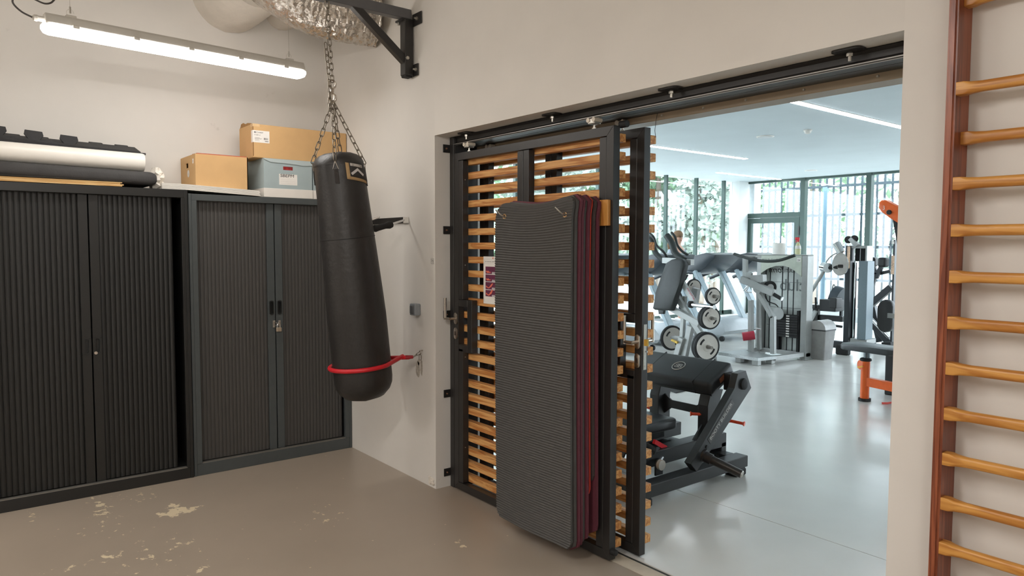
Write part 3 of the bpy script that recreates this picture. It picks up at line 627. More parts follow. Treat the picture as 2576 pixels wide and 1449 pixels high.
patch(24, 56, .002, .013, .010, 'name_tag', M('light grey tag', (190, 184, 178), .6), skew=.004)
chv = MB()
for sg in (-1, 1):
    q = [onbag(41+sg*w_, u_, .0115) for (w_, u_) in ((0, .020), (18, .042), (15, .050), (0, .031))]
    vs = [chv.bm.verts.new(v) for v in q]; chv.bm.faces.new(vs if sg > 0 else vs[::-1])
o_ = obj('chevron_emblem', chv, M('light grey print', (206, 202, 200), .6), bag); o_.modifiers.new('t', 'SOLIDIFY').thickness = .0015
tg0, tg1 = onbag(27, .0120, .0135), onbag(53, .0155, .0135)
text('tag_lettering', 'OUTSHOCK', tg0, (tg1-tg0), Z, (tg1-tg0).length, INK, bag, .011, .002)
# straps with triangles and chains
bagtri = []
for ang in (-8, 82, 172, 262):
    for_d = onbag(ang, .02, .004)
    g = MB(); 
    for (u0, u1) in ((.028, .085),):
        pa = [onbag(ang-4.5, u0, .004), onbag(ang+4.5, u0, .004), onbag(ang+4.5, u1, .004), onbag(ang-4.5, u1, .004)]; n_ = (onbag(ang, u0, .02)-onbag(ang, u0, 0)).normalized()
        a_ = [g.bm.verts.new(v) for v in pa]; b_ = [g.bm.verts.new(v+n_*.004) for v in pa]
        g.bm.faces.new(a_); g.bm.faces.new(b_[::-1])
        for i in range(4): g.bm.faces.new((a_[i], a_[(i+1) % 4], b_[(i+1) % 4], b_[i]))
    obj('strap', g, M('black webbing', (52, 48, 46), .8, 0, .1, 50, .2, 300), bag)
    top = onbag(ang, .0, .010)+Z*.006; tri = [onbag(ang-6, .028, .006), onbag(ang+6, .028, .006), top]
    obj('triangle_ring', MB().tube([tri[0], tri[1], tri[1]*.1+tri[2]*.9, tri[2], tri[0]*.1+tri[2]*.9], .0027, 6, True), STEEL, bag, smooth=True); bagtri.append(top)
def link_mesh(name, L, Wd_, r, mat, parent):
    pts = []
    for i in range(16):
        a = 2*math.pi*i/16; c_, s2_ = math.cos(a), math.sin(a); pts.append(V((0, Wd_/2*c_*1.0, (L-Wd_)/2*(1 if s2_ >= 0 else -1)+Wd_/2*s2_)))
    g = MB().tube(pts, r, 6, True); ORG_KEEP = ORG[parent.name]
    for v in g.bm.verts: v.co += ORG_KEEP
    return obj(name, g, mat, parent, smooth=True)
chs = M('galvanised chain steel', (128, 120, 108), .42, .8, .12, 40)
def chain(parent, path, src, pitch, phase=0):
    P = [V(p) for p in path]; seg = [(P[i+1]-P[i]).length for i in range(len(P)-1)]; tot = sum(seg); n = max(1, int(round(tot/pitch))); org = ORG[parent.name]
    for k in range(n):
        d_ = (k+.5)*tot/n; i = 0
        while d_ > seg[i] and i < len(seg)-1: d_ -= seg[i]; i += 1
        dr = (P[i+1]-P[i]).normalized(); pos = P[i]+dr*d_
        q = dr.to_track_quat('Z', 'Y') @ Matrix.Rotation(math.radians(45+90*((k+phase) % 2)), 3, 'Z').to_quaternion()
        inst(src, pos-org, parent, q)
ctop = V((1.45, -.614, 3.128)); ring = at(837, 246, x=1.45)
ch = thing('hanging_chain', 'galvanised steel chain from the bracket beam down to the punching bag', 'chain', (1.45, -.6, 2.2))
l1_ = link_mesh('link', .047, .022, .0029, chs, ch); l1_.location = (0, 0, .0)
swv = at(836, 212, x=1.45)
chain(ch, [ctop, swv+Z*.015], l1_, .038); chain(ch, [ctop+V((0, -.012, -.25)), at(829.5, 215, x=1.46), at(829.5, 278, x=1.46)], l1_, .038, 1)
bpy.data.objects.remove(l1_)
obj('beam_hook', MB().tube([ctop+V((0, -.006, .07)), ctop+V((0, -.012, .03)), ctop+V((0, -.012, -.03)), ctop+V((0, 0, -.045)), ctop+V((0, .012, -.03)), ctop+V((0, .012, .07))], .005, 7), STEEL, ch, smooth=True)
obj('swivel_ring', MB().tube([swv+V((0, .022*math.cos(a), .026*math.sin(a))) for a in [2*math.pi*i/16 for i in range(16)]], .0055, 8, True), STEEL, ch, smooth=True)
obj('swivel', MB().rings([(swv-Z*.026, .006), (swv-Z*.034, .011), (swv-Z*.045, .011), (swv-Z*.056, .006)], 10), STEEL, ch)
obj('snap_hook', MB().tube([swv-Z*.055+V((0, .011*math.cos(a), -.026+.028*math.sin(a))) for a in [2*math.pi*i/14 for i in range(14)]], .004, 7, True), STEEL, ch, smooth=True)
obj('main_ring', MB().tube([ring+V((0, .024*math.cos(a), .026*math.sin(a))) for a in [2*math.pi*i/18 for i in range(18)]], .005, 8, True), STEEL, ch, smooth=True)
for k, tpnt in enumerate(bagtri):
    c4 = thing('bag_chain', ('chain from ring to the front strap of the punching bag', 'chain from ring to the strap of the punching bag nearest the door', 'chain from ring to the rear strap of the punching bag', 'chain from ring to the strap of the punching bag nearest the black cabinet')[k], 'chain', tpnt, 'four short chains of the punching bag')
    l2_ = link_mesh('link', .056, .024, .0031, chs, c4); chain(c4, [ring-Z*.024, tpnt+Z*.004], l2_, .046, k); bpy.data.objects.remove(l2_)
# red strap pulling the bag to the wall
hookp = at(1057, 887, y=-.02); zs = at(838, 932, x=1.45).z; ub = (T.z-zs)/(-axd.z*Lb); bc = T+axd*(ub*Lb)
endp = at(1029, 899, y=-.10)
rb = .189+.016
e2 = V((endp.x-bc.x, endp.y-bc.y)); base = math.atan2(e2.y, e2.x); al = math.acos(min(1, rb/e2.length)); path = []
zz_end = endp.z
pts2 = []
for i in range(33):
    a = base+al+(2*math.pi-2*al)*i/32
    back = .5-.5*math.cos(a-base)
    pts2.append(V((bc.x+rb*math.cos(a), bc.y+rb*math.sin(a), 0)))
for p_ in pts2:
    dist = (V((p_.x, p_.y))-V((endp.x, endp.y))).length; path_z = zs+(zz_end-zs)*max(0, 1-(dist/(e2.length+rb))**1.25)
    path.append(V((p_.x, p_.y, path_z)))
full = []
e_a, e_b = endp+V((0, .0, .0)), endp+V((-.05, -.02, .004))
for i in range(6): full.append(e_a.lerp(path[0], i/6))
full += path
for i in range(1, 7): full.append(path[-1].lerp(e_b, i/6))
rs_ = thing('elastic_strap', 'bright red elastic strap looped round the lower punching bag', 'strap', bc)
obj('band', MB().tube(full, .0145, 10), RED, rs_, smooth=True)
obj('end_ferrule', MB().cyl(endp-V((.012, .02, 0)), endp+V((.012, .025, .002)), .0155, .011, 10), M('dark red ferrule', (150, 24, 34), .4), rs_, smooth=True)
hk = thing('wall_hook', 'small steel eye hook and chain tying the red strap to the wall', 'hook', hookp)
obj('eye', MB().tube([hookp+V((.011*math.cos(a), 0, .013*math.sin(a))) for a in [2*math.pi*i/12 for i in range(12)]], .003, 6, True), STEEL, hk, smooth=True); obj('shank', MB().cyl(hookp+Z*.013, (hookp.x, 0, hookp.z+.014), .004, .004, 8), STEEL, hk)
l3_ = link_mesh('link', .036, .016, .0021, chs, hk); chain(hk, [endp+V((.012, .025, .002)), hookp], l3_, .028); chain(hk, [hookp-Z*.012, hookp-Z*.055], l3_, .03); bpy.data.objects.remove(l3_)
scar = MB(); g = random.Random(2)
c0 = at(1055, 930, y=0)
for (dx, dz, a, b) in ((-.018, .0, .022, .05), (.03, .02, .012, .045), (-.005, .05, .012, .02)):
    poly = [((a*(1+.35*g.random()))*math.cos(q)+dx, (b*(1+.35*g.random()))*math.sin(q)+dz) for q in [2*math.pi*i/14 for i in range(14)]]
    scar.prism(poly, (c0.x, 0.0, c0.z), X, Z, (0, -.0012, 0))
obj('plaster_scar', scar, M('grey filler', (176, 168, 156), .9, 0, .2, 60), w)
# ---------------------------------------------------------------- switch, number, wall rail
c0 = at(1052, 778, y=0); sw = thing('light_switch', 'grey surface mounted light switch on the wall beside the sliding door', 'switch', (c0.x, -.02, c0.z))
obj('switch_box', MB().box(c0.x-.036, c0.x+.036, -.048, -.0005, c0.z-.04, c0.z+.04, .007, 2), M('grey switch plastic', (134, 138, 142), .4), sw); obj('rocker', MB().box(c0.x-.022, c0.x+.022, -.056, -.046, c0.z-.026, c0.z+.026, .004, 2), M('dark switch rocker', (92, 94, 96), .4), sw)
c0 = at(1088, 657, y=0); nt_ = thing('number_plate', 'tiny white number plate reading 70 beside the door opening', 'sign', (c0.x, -.001, c0.z))
obj('plate', MB().box(c0.x-.017, c0.x+.017, -.0016, -.0005, c0.z-.017, c0.z+.017), PAPER, nt_); text('digits', '70', (c0.x-.012, -.0018, c0.z-.010), X, Z, .024, INK, nt_, .02)
for (x0_, x1_, z0_, z1_) in ((-.017, .017, .0155, .017), (-.017, .017, -.017, -.0155), (-.017, -.0155, -.017, .017), (.0155, .017, -.017, .017)): obj('border', MB().box(c0.x+x0_, c0.x+x1_, -.0020, -.0014, c0.z+z0_, c0.z+z1_), INK, nt_)
ra, rb_ = at(925, 548, y=-.012), at(1024, 552, y=-.012)
wr = thing('wall_rail', 'black wall rail with chrome rods and a rubber hand grip behind the punching bag', 'rail', (1.1, -.02, 1.8))
zr = rb_.z; obj('rail_plate', MB().box(ra.x-.2, rb_.x, -.016, -.002, zr-.024, zr+.018, .002), BLACK, wr)
obj('end_bracket', MB().box(rb_.x, rb_.x+.008, -.045, -.002, zr-.026, zr+.018, .003), WHITE, wr)
q0 = V((rb_.x-.002, -.03, zr-.004)); q1 = at(982, 565, y=-.20); q2 = at(943, 575, y=-.32)
obj('rod', MB().cyl(q0, q1, .007, .007, 10), CHROME, wr, smooth=True)
dq = (q2-q1).normalized(); obj('grip', MB().rings([(q1-dq*.01, .022), (q1+dq*.01, .026), (q1+(q2-q1)*.35, .019), (q1+(q2-q1)*.8, .021), (q2, .024), (q2+dq*.02, .015)], 14), RUBBER, wr, 'black dimpled rubber grip', smooth=True)
q3 = at(955, 546, y=-.03); q4 = at(915, 560, y=-.10); obj('rod', MB().cyl(q3, q4, .007, .007, 10), CHROME, wr, smooth=True)
# ---------------------------------------------------------------- sliding door: track, post, two leaves
tr = thing('sliding_door_track', 'black steel door track bolted under the head of the wide opening', 'door track', (3.1, .2, 2.29))
tm = MB(); tm.prism([(.118, 2.337), (.122, 2.337), (.134, 2.325), (.134, 2.303), (.122, 2.291), (.118, 2.289), (.118, 2.285), (.20, 2.285), (.20, 2.295), (.205, 2.285), (.295, 2.285), (.295, 2.337), (.205, 2.337), (.2, 2.33), (.195, 2.337)], (OL+.012, 0, 0), Y, Z, (OR-OL-.014, 0, 0))
obj('track_channel', tm, BLACK, tr)
obj('edge_lip', MB().box(OL+.012, OR-.002, .112, .119, 2.286, 2.290), M('worn steel edge', (150, 146, 142), .35, .7), tr); obj('edge_lip', MB().box(OL+.012, OR-.002, .124, .130, 2.2825, 2.286), M('worn steel edge', (150, 146, 142), .35, .7), tr)
for (u, v_) in ((1172, 335), (1388, 290), (1687, 226), (2135, 128)):
    c0 = at(u, v_, y=.085)
    obj('track_bracket', MB().prism(rrect(.11, .07, .02), (c0.x, .085, 2.332), X, Y, (0, 0, .006)), BLACK, tr); obj('bracket_bolt', MB().rings([((c0.x+.005, .085, 2.332), .006), ((c0.x+.005, .085, 2.324), .0125), ((c0.x+.005, .085, 2.314), .0125), ((c0.x+.005, .085, 2.314), .006), ((c0.x+.005, .085, 2.297), .006)], 6), ZINC, tr)
pt = thing('door_post', 'black steel post with fixing lugs along the edge of the door opening', 'door post', (1.74, .13, 0))
obj('post_channel', MB().box(OL+.006, OL+.05, .112, .17, .0, 2.335, .002), BLACK, pt); obj('post_flange', MB().box(OL+.05, OL+.062, .118, .30, .0, 2.335), BLACK, pt)
for v_, u in ((374, 1121), (579, 1121), (791, 1121), (990, 1121), (1188, 1121)):
    c0 = at(u, v_, x=OL)
    obj('fixing_lug', MB().box(OL+.0005, OL+.006, .062, .118, c0.z-.026, c0.z+.026, .001), BLACK, pt); obj('lug_bolt', MB().cyl((OL+.006, .085, c0.z), (OL+.016, .085, c0.z), .006, .004, 6), M('copper bolt', (196, 150, 122), .35, .8), pt)
slat0 = None; NS = 24
def leaf(label, x0, x1, y0, lock_side):
    t = thing('sliding_door', label, 'sliding door', ((x0+x1)/2, y0+.05, 0), 'slatted sliding door leaves')
    zt_, zb_ = 2.224, .012; w_ = .048; d_ = .046; y1 = y0+d_
    tb = lambda n, *b: obj(n, MB().box(*b, .0022), BLACK, t)
    mit = MB(); mit.prism([(x0, zt_), (x1, zt_), (x1-w_, zt_-w_), (x0+w_, zt_-w_)], (0, y0, 0), X, Z, (0, d_, 0), .0015); obj('top_rail', mit, BLACK, t)
    mit = MB(); mit.prism([(x0, zb_), (x0+w_, zb_+w_), (x1-w_, zb_+w_), (x1, zb_)], (0, y0, 0), X, Z, (0, d_, 0), .0015); obj('bottom_rail', mit, BLACK, t)
    mit = MB(); mit.prism([(x0, zb_), (x0+w_, zb_+w_), (x0+w_, zt_-w_), (x0, zt_)], (0, y0, 0), X, Z, (0, d_, 0), .0015); obj('stile', mit, BLACK, t)
    mit = MB(); mit.prism([(x1, zb_), (x1-w_, zb_+w_), (x1-w_, zt_-w_), (x1, zt_)], (0, y0, 0), X, Z, (0, d_, 0), .0015); obj('stile', mit, BLACK, t)
    zi0, zi1 = zb_+w_+.003, zt_-w_-.003; lk0, lk1 = .955, 1.275
    # inner stiles: interrupted at the lock
    for side in (0, 1):
        a, b = (x0+w_+.002, x0+w_+.05) if side == 0 else (x1-w_-.05, x1-w_-.002)
        if side == lock_side:
            tb('inner_stile', a, b, y0, y1, zi0, lk0-.002); tb('inner_stile', a, b, y0, y1, lk1+.002, zi1)
            sgn = 1 if side == 0 else -1
            c0, c1 = (b+.05, b+.1) if side == 0 else (a-.1, a-.05)
            tb('lock_guard', c0, c1, y0, y1, lk0-.02, lk1-.0); e0, e1 = (x0+w_+.002, c0) if side == 0 else (c1, x1-w_-.002)
            tb('lock_guard', e0, e1, y0, y1, lk1-.045, lk1); tb('lock_guard', e0, e1, y0, y1, lk0-.02, lk0+.025)
        else: tb('inner_stile', a, b, y0, y1, zi0, zi1)
        for zz in (.3, .9, 1.5, 2.05):
            sx = (a+b)/2; obj('screw', MB().cyl((b if side == 0 else a, y0+.02, zz), ((b+.003) if side == 0 else (a-.003), y0+.02, zz), .004, .003, 8), ZINC, t)
    xm_ = (x0+x1)/2; tb('middle_stile', xm_-.052, xm_-.002, y0, y1, zi0, zi1); tb('middle_stile', xm_+.002, xm_+.05, y0, y1, zi0, zi1)
    # slats
    z0 = 2.168; sp = .0905
    g = MB(); g.box(x0+.004, x1-.003, y1+.001, y1+.047, z0-.021, z0+.021, .002); s0 = obj('slat', g, PINE, t)
    for i in range(1, NS): inst(s0, (0, 0, -sp*i), t)
    return t, y1
lf1, y1a = leaf('near leaf of the slatted wooden sliding door, exercise mats hung on it', 1.787, 3.209, .101, 0)
lf2, y1b = leaf('rear leaf of the slatted wooden sliding door, with mortise lock plate on its edge', 1.85, 3.268, .262, 1)
def lever(t, x, y, z, sgn, up=True):
    obj('rose', MB().prism(rrect(.034, .076, .0168, 6), (x, y, z), X, Z, (0, -.010, 0), .002), STEEL, t, smooth=True, angle=35)
    obj('cylinder_rose', MB().prism(rrect(.034, .076, .0168, 6), (x, y, z-.098), X, Z, (0, -.010, 0), .002), STEEL, t, smooth=True, angle=35)
    obj('keyhole', MB().prism(rrect(.011, .028, .005, 4), (x, y-.0105, z-.098), X, Z, (0, -.002, 0)), M('dark keyhole brass', (74, 60, 52), .4, .5), t)
    obj('lever_neck', MB().tube([(x, y-.008, z), (x, y-.05, z), (x-.012*sgn, y-.058, z), (x+.045*sgn, y-.058, z)], .0088, 10), STEEL, t, smooth=True)
    obj('lever_handle', MB().tube([(x+.045*sgn, y-.058, z-.010), (x+.045*sgn, y-.058, z+.135)], .0098, 12), STEEL, t, smooth=True)
lz = at(1142, 800, y=.101).z; lever(lf1, 1.812, .101, lz, -1)
lz2 = at(1594, 858, y=.262).z; lever(lf2, 3.244, .262, lz2, -1)
# lever of the far side of the rear leaf and lock plate on the leaf edge
xq = 3.244; obj('rose', MB().prism(rrect(.034, .076, .0168, 6), (xq, .308, lz2), X, Z, (0, .010, 0), .002), STEEL, lf2, smooth=True)
obj('lever_neck', MB().tube([(xq, .318, lz2), (xq, .366, lz2), (xq-.005, .37, lz2)], .0088, 10), STEEL, lf2, smooth=True); obj('lever_handle', MB().tube([(xq-.0, .372, lz2-.01), (xq-.0, .372, lz2+.135)], .0098, 12), STEEL, lf2, smooth=True)
zl = lz2-.02; obj('lock_plate', MB().box(3.268, 3.2705, .274, .297, zl-.125, zl+.11, .0008), ZINC, lf2); obj('latch_bolt', MB().prism([(0, 0), (.018, .006), (.018, .016), (0, .020)], (3.27, .276, zl+.0), X, Y, (0, 0, .034)), M('brass', (196, 158, 74), .3, .8), lf2); obj('latch_pin', MB().cyl((3.27, .286, zl-.03), (3.284, .286, zl-.03), .005, .005, 8), CHROME, lf2)
for dz in (-.105, .085): obj('screw', MB().cyl((3.2705, .286, zl+dz), (3.2718, .286, zl+dz), .004, .004, 8), ZINC, lf2)
obj('bumper', MB().cyl((3.209, .124, .055), (3.235, .124, .055), .018, .016, 12), RUBBER, lf1)
obj('buffer', MB().cyl((3.19, .17, 2.235), (3.235, .17, 2.235), .018, .018, 12), RUBBER, lf2)
for (t, u, v_, yy_) in ((lf1, 1180, 367, .122), (lf1, 1495, 306, .122), (lf2, 1236, 362, .285), (lf2, 1567, 303, .285)):
    c0 = at(u, v_, y=yy_); zz = 2.262
    h = obj('roller_hanger', MB().box(c0.x-.026, c0.x+.026, yy_-.024, yy_+.024, zz-.014, zz+.019, .006, 2), ZINC, t)
    for sx in (-1, 1): obj('roller', MB().cyl((c0.x+sx*.02, yy_-.028, zz+.008), (c0.x+sx*.02, yy_+.028, zz+.008), .012, .012, 12), M('ivory roller', (210, 200, 184), .4), h)
    obj('hanger_bolt', MB().rings([((c0.x, yy_, zz-.012), .005), ((c0.x, yy_, zz-.03), .005), ((c0.x, yy_, zz-.03), .011), ((c0.x, yy_, zz-.037), .011)], 6), ZINC, h)
# ---------------------------------------------------------------- plank, hooks, mats
oak = wood('oiled oak plank', (205, 146, 74), (160, 98, 40), 2, .45, .8)
pk = thing('hook_plank', 'short wooden plank on the near door leaf carrying the mat hooks', 'plank', (2.85, .09, 1.72))
obj('plank', MB().box(2.47, 3.195, .078, .1005, 1.727, 1.857, .002), oak, pk)
hooks = [at(1270, 543, y=-.1), at(1422, 538, y=-.1)]
for hp in hooks: obj('hook', MB().tube([(hp.x, .078, hp.z-.012), (hp.x, -.02, hp.z-.012), (hp.x, -.10, hp.z-.006), (hp.x-.01, -.125, hp.z+.008), (hp.x-.04, -.132, hp.z+.032)], .0042, 8), CHROME, pk, smooth=True)
greym = M('dark grey ribbed foam', (74, 72, 70), .62, 0, .05, 40); burg = M('burgundy foam', (96, 44, 56), .75, 0, .08, 40); brn = M('dark brown grey foam', (66, 56, 54), .75, 0, .08, 60, .3, 200); redm = M('orange red foam', (196, 62, 46), .7, 0, .06, 40)
def mat(i, yc, th, x0, x1, z0, z1, mt, label, ribs, bulge):
    t = thing('exercise_mat', label, 'exercise mat', ((x0+x1)/2, yc, z0), 'exercise mats hanging on the sliding door')
    H_ = z1-z0; Wm = x1-x0; cr_ = .055; n_r = int(H_/.0136); sub = 6 if ribs else 1
    rows = n_r*sub if ribs else 60; nc = 14 if ribs else 6; g = MB(); F, B = [], []
    ph = 2.2
    for j in range(rows+1):
        v_ = j/rows; zz = z0+H_*v_; dzt, dzb = z1-zz, zz-z0; e = min(dzt, dzb); ins = cr_-math.sqrt(max(0, cr_*cr_-(cr_-e)**2)) if e < cr_ else 0.
        rf = ribs*(.5-.5*math.cos(2*math.pi*(j % sub)/sub)) if ribs else 0
        fr_, bk = [], []
        for k in range(nc+1):
            u = k/nc; xx = x0+ins+(Wm-2*ins)*u
            sag = -.022*math.sin(math.pi*min(1, max(0, (u-.08)/.86)))*max(0, 1-dzt/.45)+.016*max(0, (u-.35))*max(0, 1-dzt/.4)
            yy_ = yc+bulge*math.sin(math.pi*v_)+.004*math.sin(3*v_+ph)+.006*math.sin(6*u+ph)*(1-v_)-.012*max(0, 1-abs(zz-1.72)/.06)*(-1)*(math.exp(-((xx-hooks[0].x)/.03)**2)+math.exp(-((xx-hooks[1].x)/.03)**2))
            yy_ += .03*max(0, (.12-dzt)/.12)**2
            fr_.append(g.bm.verts.new((xx, yy_-th/2-rf, zz+sag))); bk.append(g.bm.verts.new((xx, yy_+th/2, zz+sag)))
        F.append(fr_); B.append(bk)
    for j in range(rows):
        for k in range(nc):
            g.bm.faces.new((F[j][k], F[j][k+1], F[j+1][k+1], F[j+1][k])); g.bm.faces.new((B[j][k], B[j+1][k], B[j+1][k+1], B[j][k+1]))
        g.bm.faces.new((F[j][nc], B[j][nc], B[j+1][nc], F[j+1][nc])); g.bm.faces.new((F[j][0], F[j+1][0], B[j+1][0], B[j][0]))
    for k in range(nc):
        g.bm.faces.new((F[0][k], B[0][k], B[0][k+1], F[0][k+1])); g.bm.faces.new((F[rows][k], F[rows][k+1], B[rows][k+1], B[rows][k]))
    obj('foam_sheet', g, mt, t, smooth=bool(ribs), angle=50)
    if i == 0:
        for hp in hooks: obj('eyelet', MB().tube([V((hp.x, yc-th/2-.001, hp.z-.004))+V((.012*math.cos(a), 0, .012*math.sin(a))) for a in [2*math.pi*q/14 for q in range(14)]], .0035, 7, True), M('brass eyelet', (190, 150, 104), .35, .8), t, smooth=True)
P_ = [(greym, 'frontmost dark grey ribbed exercise mat hanging on the door by brass eyelets', 2.512, 3.13, .085, 1.862), (greym, 'second mat from the front, dark grey, hanging on the door', 2.53, 3.138, .075, 1.868), (burg, 'third mat from the front, burgundy, hanging on the door', 2.53, 3.145, .07, 1.875), (burg, 'fourth mat from the front, burgundy, hanging on the door', 2.54, 3.142, .075, 1.872), (greym, 'fifth mat from the front, grey, between two burgundy mats', 2.54, 3.135, .085, 1.868), (burg, 'sixth mat from the front, burgundy, in front of the orange red mat', 2.54, 3.145, .10, 1.874), (redm, 'thin orange red mat, shorter than its burgundy neighbours', 2.55, 3.138, .33, 1.872), (brn, 'dark brown grey short mat near the back of the hanging mats', 2.55, 3.145, .40, 1.865), (burg, 'rearmost burgundy mat hanging against the wooden plank', 2.545, 3.155, .13, 1.868)]
for i, (mt, lab, a, b, c_, d_) in enumerate(P_):
    mat(i, -.095+i*.0195, .0125 if i != 6 else .006, a, b, c_, d_, mt, lab, .0052 if i == 0 else 0, -.004)
# poster on the slats
po = thing('poster', 'laminated exercise poster with purple pictures, half hidden behind the mats', 'poster', (2.15, .145, 1.26))
pz1_, pz0_ = at(1217, 645, y=.146).z, at(1217, 763, y=.146).z; px0 = at(1217, 700, y=.146).x; px1 = px0+.21
obj('sheet', MB().box(px0, px1, .144, .1462, pz0_, pz1_), PAPER, po); PL = M('purple print', (104, 44, 74), .5); FG = M('coral figure print', (232, 120, 96), .6); LG = M('pale grey print', (186, 180, 182), .6)
obj('border_line', MB().box(px0+.008, px1-.008, .1432, .144, pz1_-.017, pz1_-.016), LG, po); obj('border_line', MB().box(px0+.008, px0+.009, .1432, .144, pz0_+.012, pz1_-.017), LG, po); obj('border_line', MB().box(px0+.008, px1-.008, .1432, .144, pz1_-.046, pz1_-.045), LG, po)
text('poster_title', 'Je serais difficile a une', (px0+.018, .1438, pz1_-.036), X, Z, .17, INK, po, .0075)
obj('poster_logo', MB().prism(rrect(.011, .009, .003), (px0+.10, .144, pz1_-.010), X, Z, (0, -.0008, 0)), FG, po)
zq = pz1_-.063
for k, hh_ in enumerate((.046, .043, .046, .04)):
    pc = obj('picture', MB().box(px0+.022, px1-.02, .1432, .144, zq-hh_, zq), PL, po)
    obj('picture_floor', MB().box(px0+.09, px1-.02, .1428, .1433, zq-hh_, zq-hh_*.72), LG, pc)
    f0 = V((px0+.028, .1428, zq-hh_*.82)); poly = [(0, .006), (.006, .014), (.012, .006), (.022, .013), (.032, .006), (.05, .004), (.05, 0), (.012, -.002)]
    if k > 1: poly = [(0, .006), (.004, .016), (.014, .008), (.03, .004), (.06, .016+.006*k), (.075, .020+.006*k), (.06, .012), (.03, -.002)]
    obj('figure', MB().prism(poly, f0, X, Z, (0, -.0005, 0)), FG, pc)
    zq -= hh_+.004
# ---------------------------------------------------------------- wall bars
bars = thing('wall_bars', 'red brown wooden wall bars with honey coloured rungs mounted on the wall', 'wall bars', (5.2, -.06, 0))
mah = wood('mahogany upright', (150, 82, 52), (112, 54, 32), 2, .32, .7); honey = wood('honey ash rung', (208, 150, 74), (176, 114, 46), 0, .4, .8)
for (a, b) in ((4.789, 4.816), (5.78, 5.807)):
    g = MB(); g.box(a, b, -.113, -.002, .0, 2.62); ed = [e for e in g.bm.edges if all(v.co.y < -.11 for v in e.verts) and abs(e.verts[0].co.z-e.verts[1].co.z) > .5]
    bmesh.ops.bevel(g.bm, geom=ed, offset=.007, segments=3, affect='EDGES'); obj('upright', g, mah, bars)
rung_z = [(2.50, -.09), (2.37, -.052), (2.10, -.09), (1.957, -.04)]+[(1.816-.1416*i, -.087) for i in range(13)]
def rung_mesh(y_):
    xs_ = [4.8165, 4.836, 4.853, 4.88, 5.02, 5.3, 5.58, 5.72, 5.747, 5.764, 5.7795]; dim = [(.019, .0195), (.019, .0195), (.018, .018), (.0135, .0165)]; g = MB(); R_ = []
    for i, xx in enumerate(xs_):
        k = min(i, len(xs_)-1-i); hy, hz_ = dim[min(k, 3)]; r = .003 if k < 2 else .0115
        R_.append([g.bm.verts.new((xx, q[0], q[1])) for q in rrect(2*hy, 2*hz_, min(r, hy*.95), 4)])
    for a, b in zip(R_, R_[1:]):
        n_ = len(a)
        for i in range(n_): g.bm.faces.new((a[i], a[(i+1) % n_], b[(i+1) % n_], b[i]))
    g.bm.faces.new(R_[0][::-1]); g.bm.faces.new(R_[-1]); o_ = ORG[bars.name]
    for v in g.bm.verts: v.co += V((0, o_.y, o_.z))
    return obj('rung', g, honey, bars, smooth=True, angle=50)
r0 = rung_mesh(0)
for k, (zz, yy_) in enumerate(rung_z):
    loc = V((0, yy_-bars.location.y, zz))
    if k == 0: r0.location = loc
    else: inst(r0, loc, bars)
# ================================================================= GYM
led = emis('lit led strip', (244, 250, 255), GYMLED)
def strip(x, y0, y1, label):
    t = thing('ceiling_strip_light', label, 'ceiling light', (x, (y0+y1)/2, GH-.02), 'gym ceiling strip lights')
    obj('diffuser', MB().box(x-.042, x+.042, y0, y1, GH-.012, GH-.001), led, t); obj('trim_frame', MB().box(x-.05, x+.05, y0-.01, y1+.01, GH-.006, GH-.0005), WHITE, t)
strip(1.463, 4.596, 7.8, 'nearest ceiling strip light of the gym, cut off by the wall')
strip(-1.77, 6.0, 8.72, 'ceiling strip light of the gym starting behind the wooden slats')
strip(-3.5, 10.306, 12.7, 'farthest ceiling strip light of the gym, near the glazed door')
strip(1.463, 9.3, 12.3, 'short bright ceiling strip light of the gym seen beside the wall edge')
strip(4.6, 3.0, 6.2, 'ceiling strip light of the gym hidden beyond the wall'); strip(-1.77, 1.2, 4.2, 'ceiling strip light of the gym behind the door leaves')
for (u, v, lab) in ((1925, 344, 'nearer round white ceiling speaker of the gym'), (2040, 429, 'farther round white ceiling speaker of the gym')):
    c = at(u, v, z=GH-.005); t = thing('ceiling_speaker', lab, 'speaker', c, 'ceiling speakers'); obj('rim', MB().rings([((c.x, c.y, GH-.001), .125), ((c.x, c.y, GH-.012), .12), ((c.x, c.y, GH-.012), .1)], 28, True), WHITE, t); obj('grille', MB().cyl((c.x, c.y, GH-.013), (c.x, c.y, GH-.016), .1, .1, 28), M('white grille', (200, 204, 206), .6, 0, .2, 200), t)
c = at(2032, 332, z=GH-.03); t = thing('smoke_detector', 'small white smoke detector on the gym ceiling', 'smoke detector', c); obj('base', MB().cyl((c.x, c.y, GH-.001), (c.x, c.y, GH-.02), .055, .055, 20), WHITE, t); obj('head', MB().rings([((c.x, c.y, GH-.02), .045), ((c.x, c.y, GH-.045), .04), ((c.x, c.y, GH-.055), .02)], 20), WHITE, t)
# ---------------------------------------------------------------- hip thrust bench
hb = thing('hip_thrust_machine', 'black hip thrust machine with round emblem on its pad, nearest the door', 'gym machine', (2.4, 1.5, 0))
FR = M('black matt frame steel', (33, 34, 35), .42, 0, .06, 30, .05, 300)
B = lambda n, *a, m=FR, bev=.004, par=hb, **k: obj(n, MB().box(*a, bev), m, par, **k)
B('base_beam', 2.715, 2.815, .78, 1.93, .055, .135); B('base_beam', 1.98, 2.08, .78, 1.93, .055, .135); B('cross_beam', 2.08, 2.715, 1.80, 1.90, .055, .135); B('cross_beam', 2.08, 2.715, .80, .88, .055, .135)
for xx in (2.03, 2.765):
    for yy_ in (.84, 1.85): B('foot', xx-.055, xx+.055, yy_-.06, yy_+.06, 0, .055, m=RUBBER, bev=.01)
B('top_box', 2.53, 2.64, 1.02, 1.92, .165, .265); B('top_box_end', 2.53, 2.64, 1.86, 1.92, .10, .2)
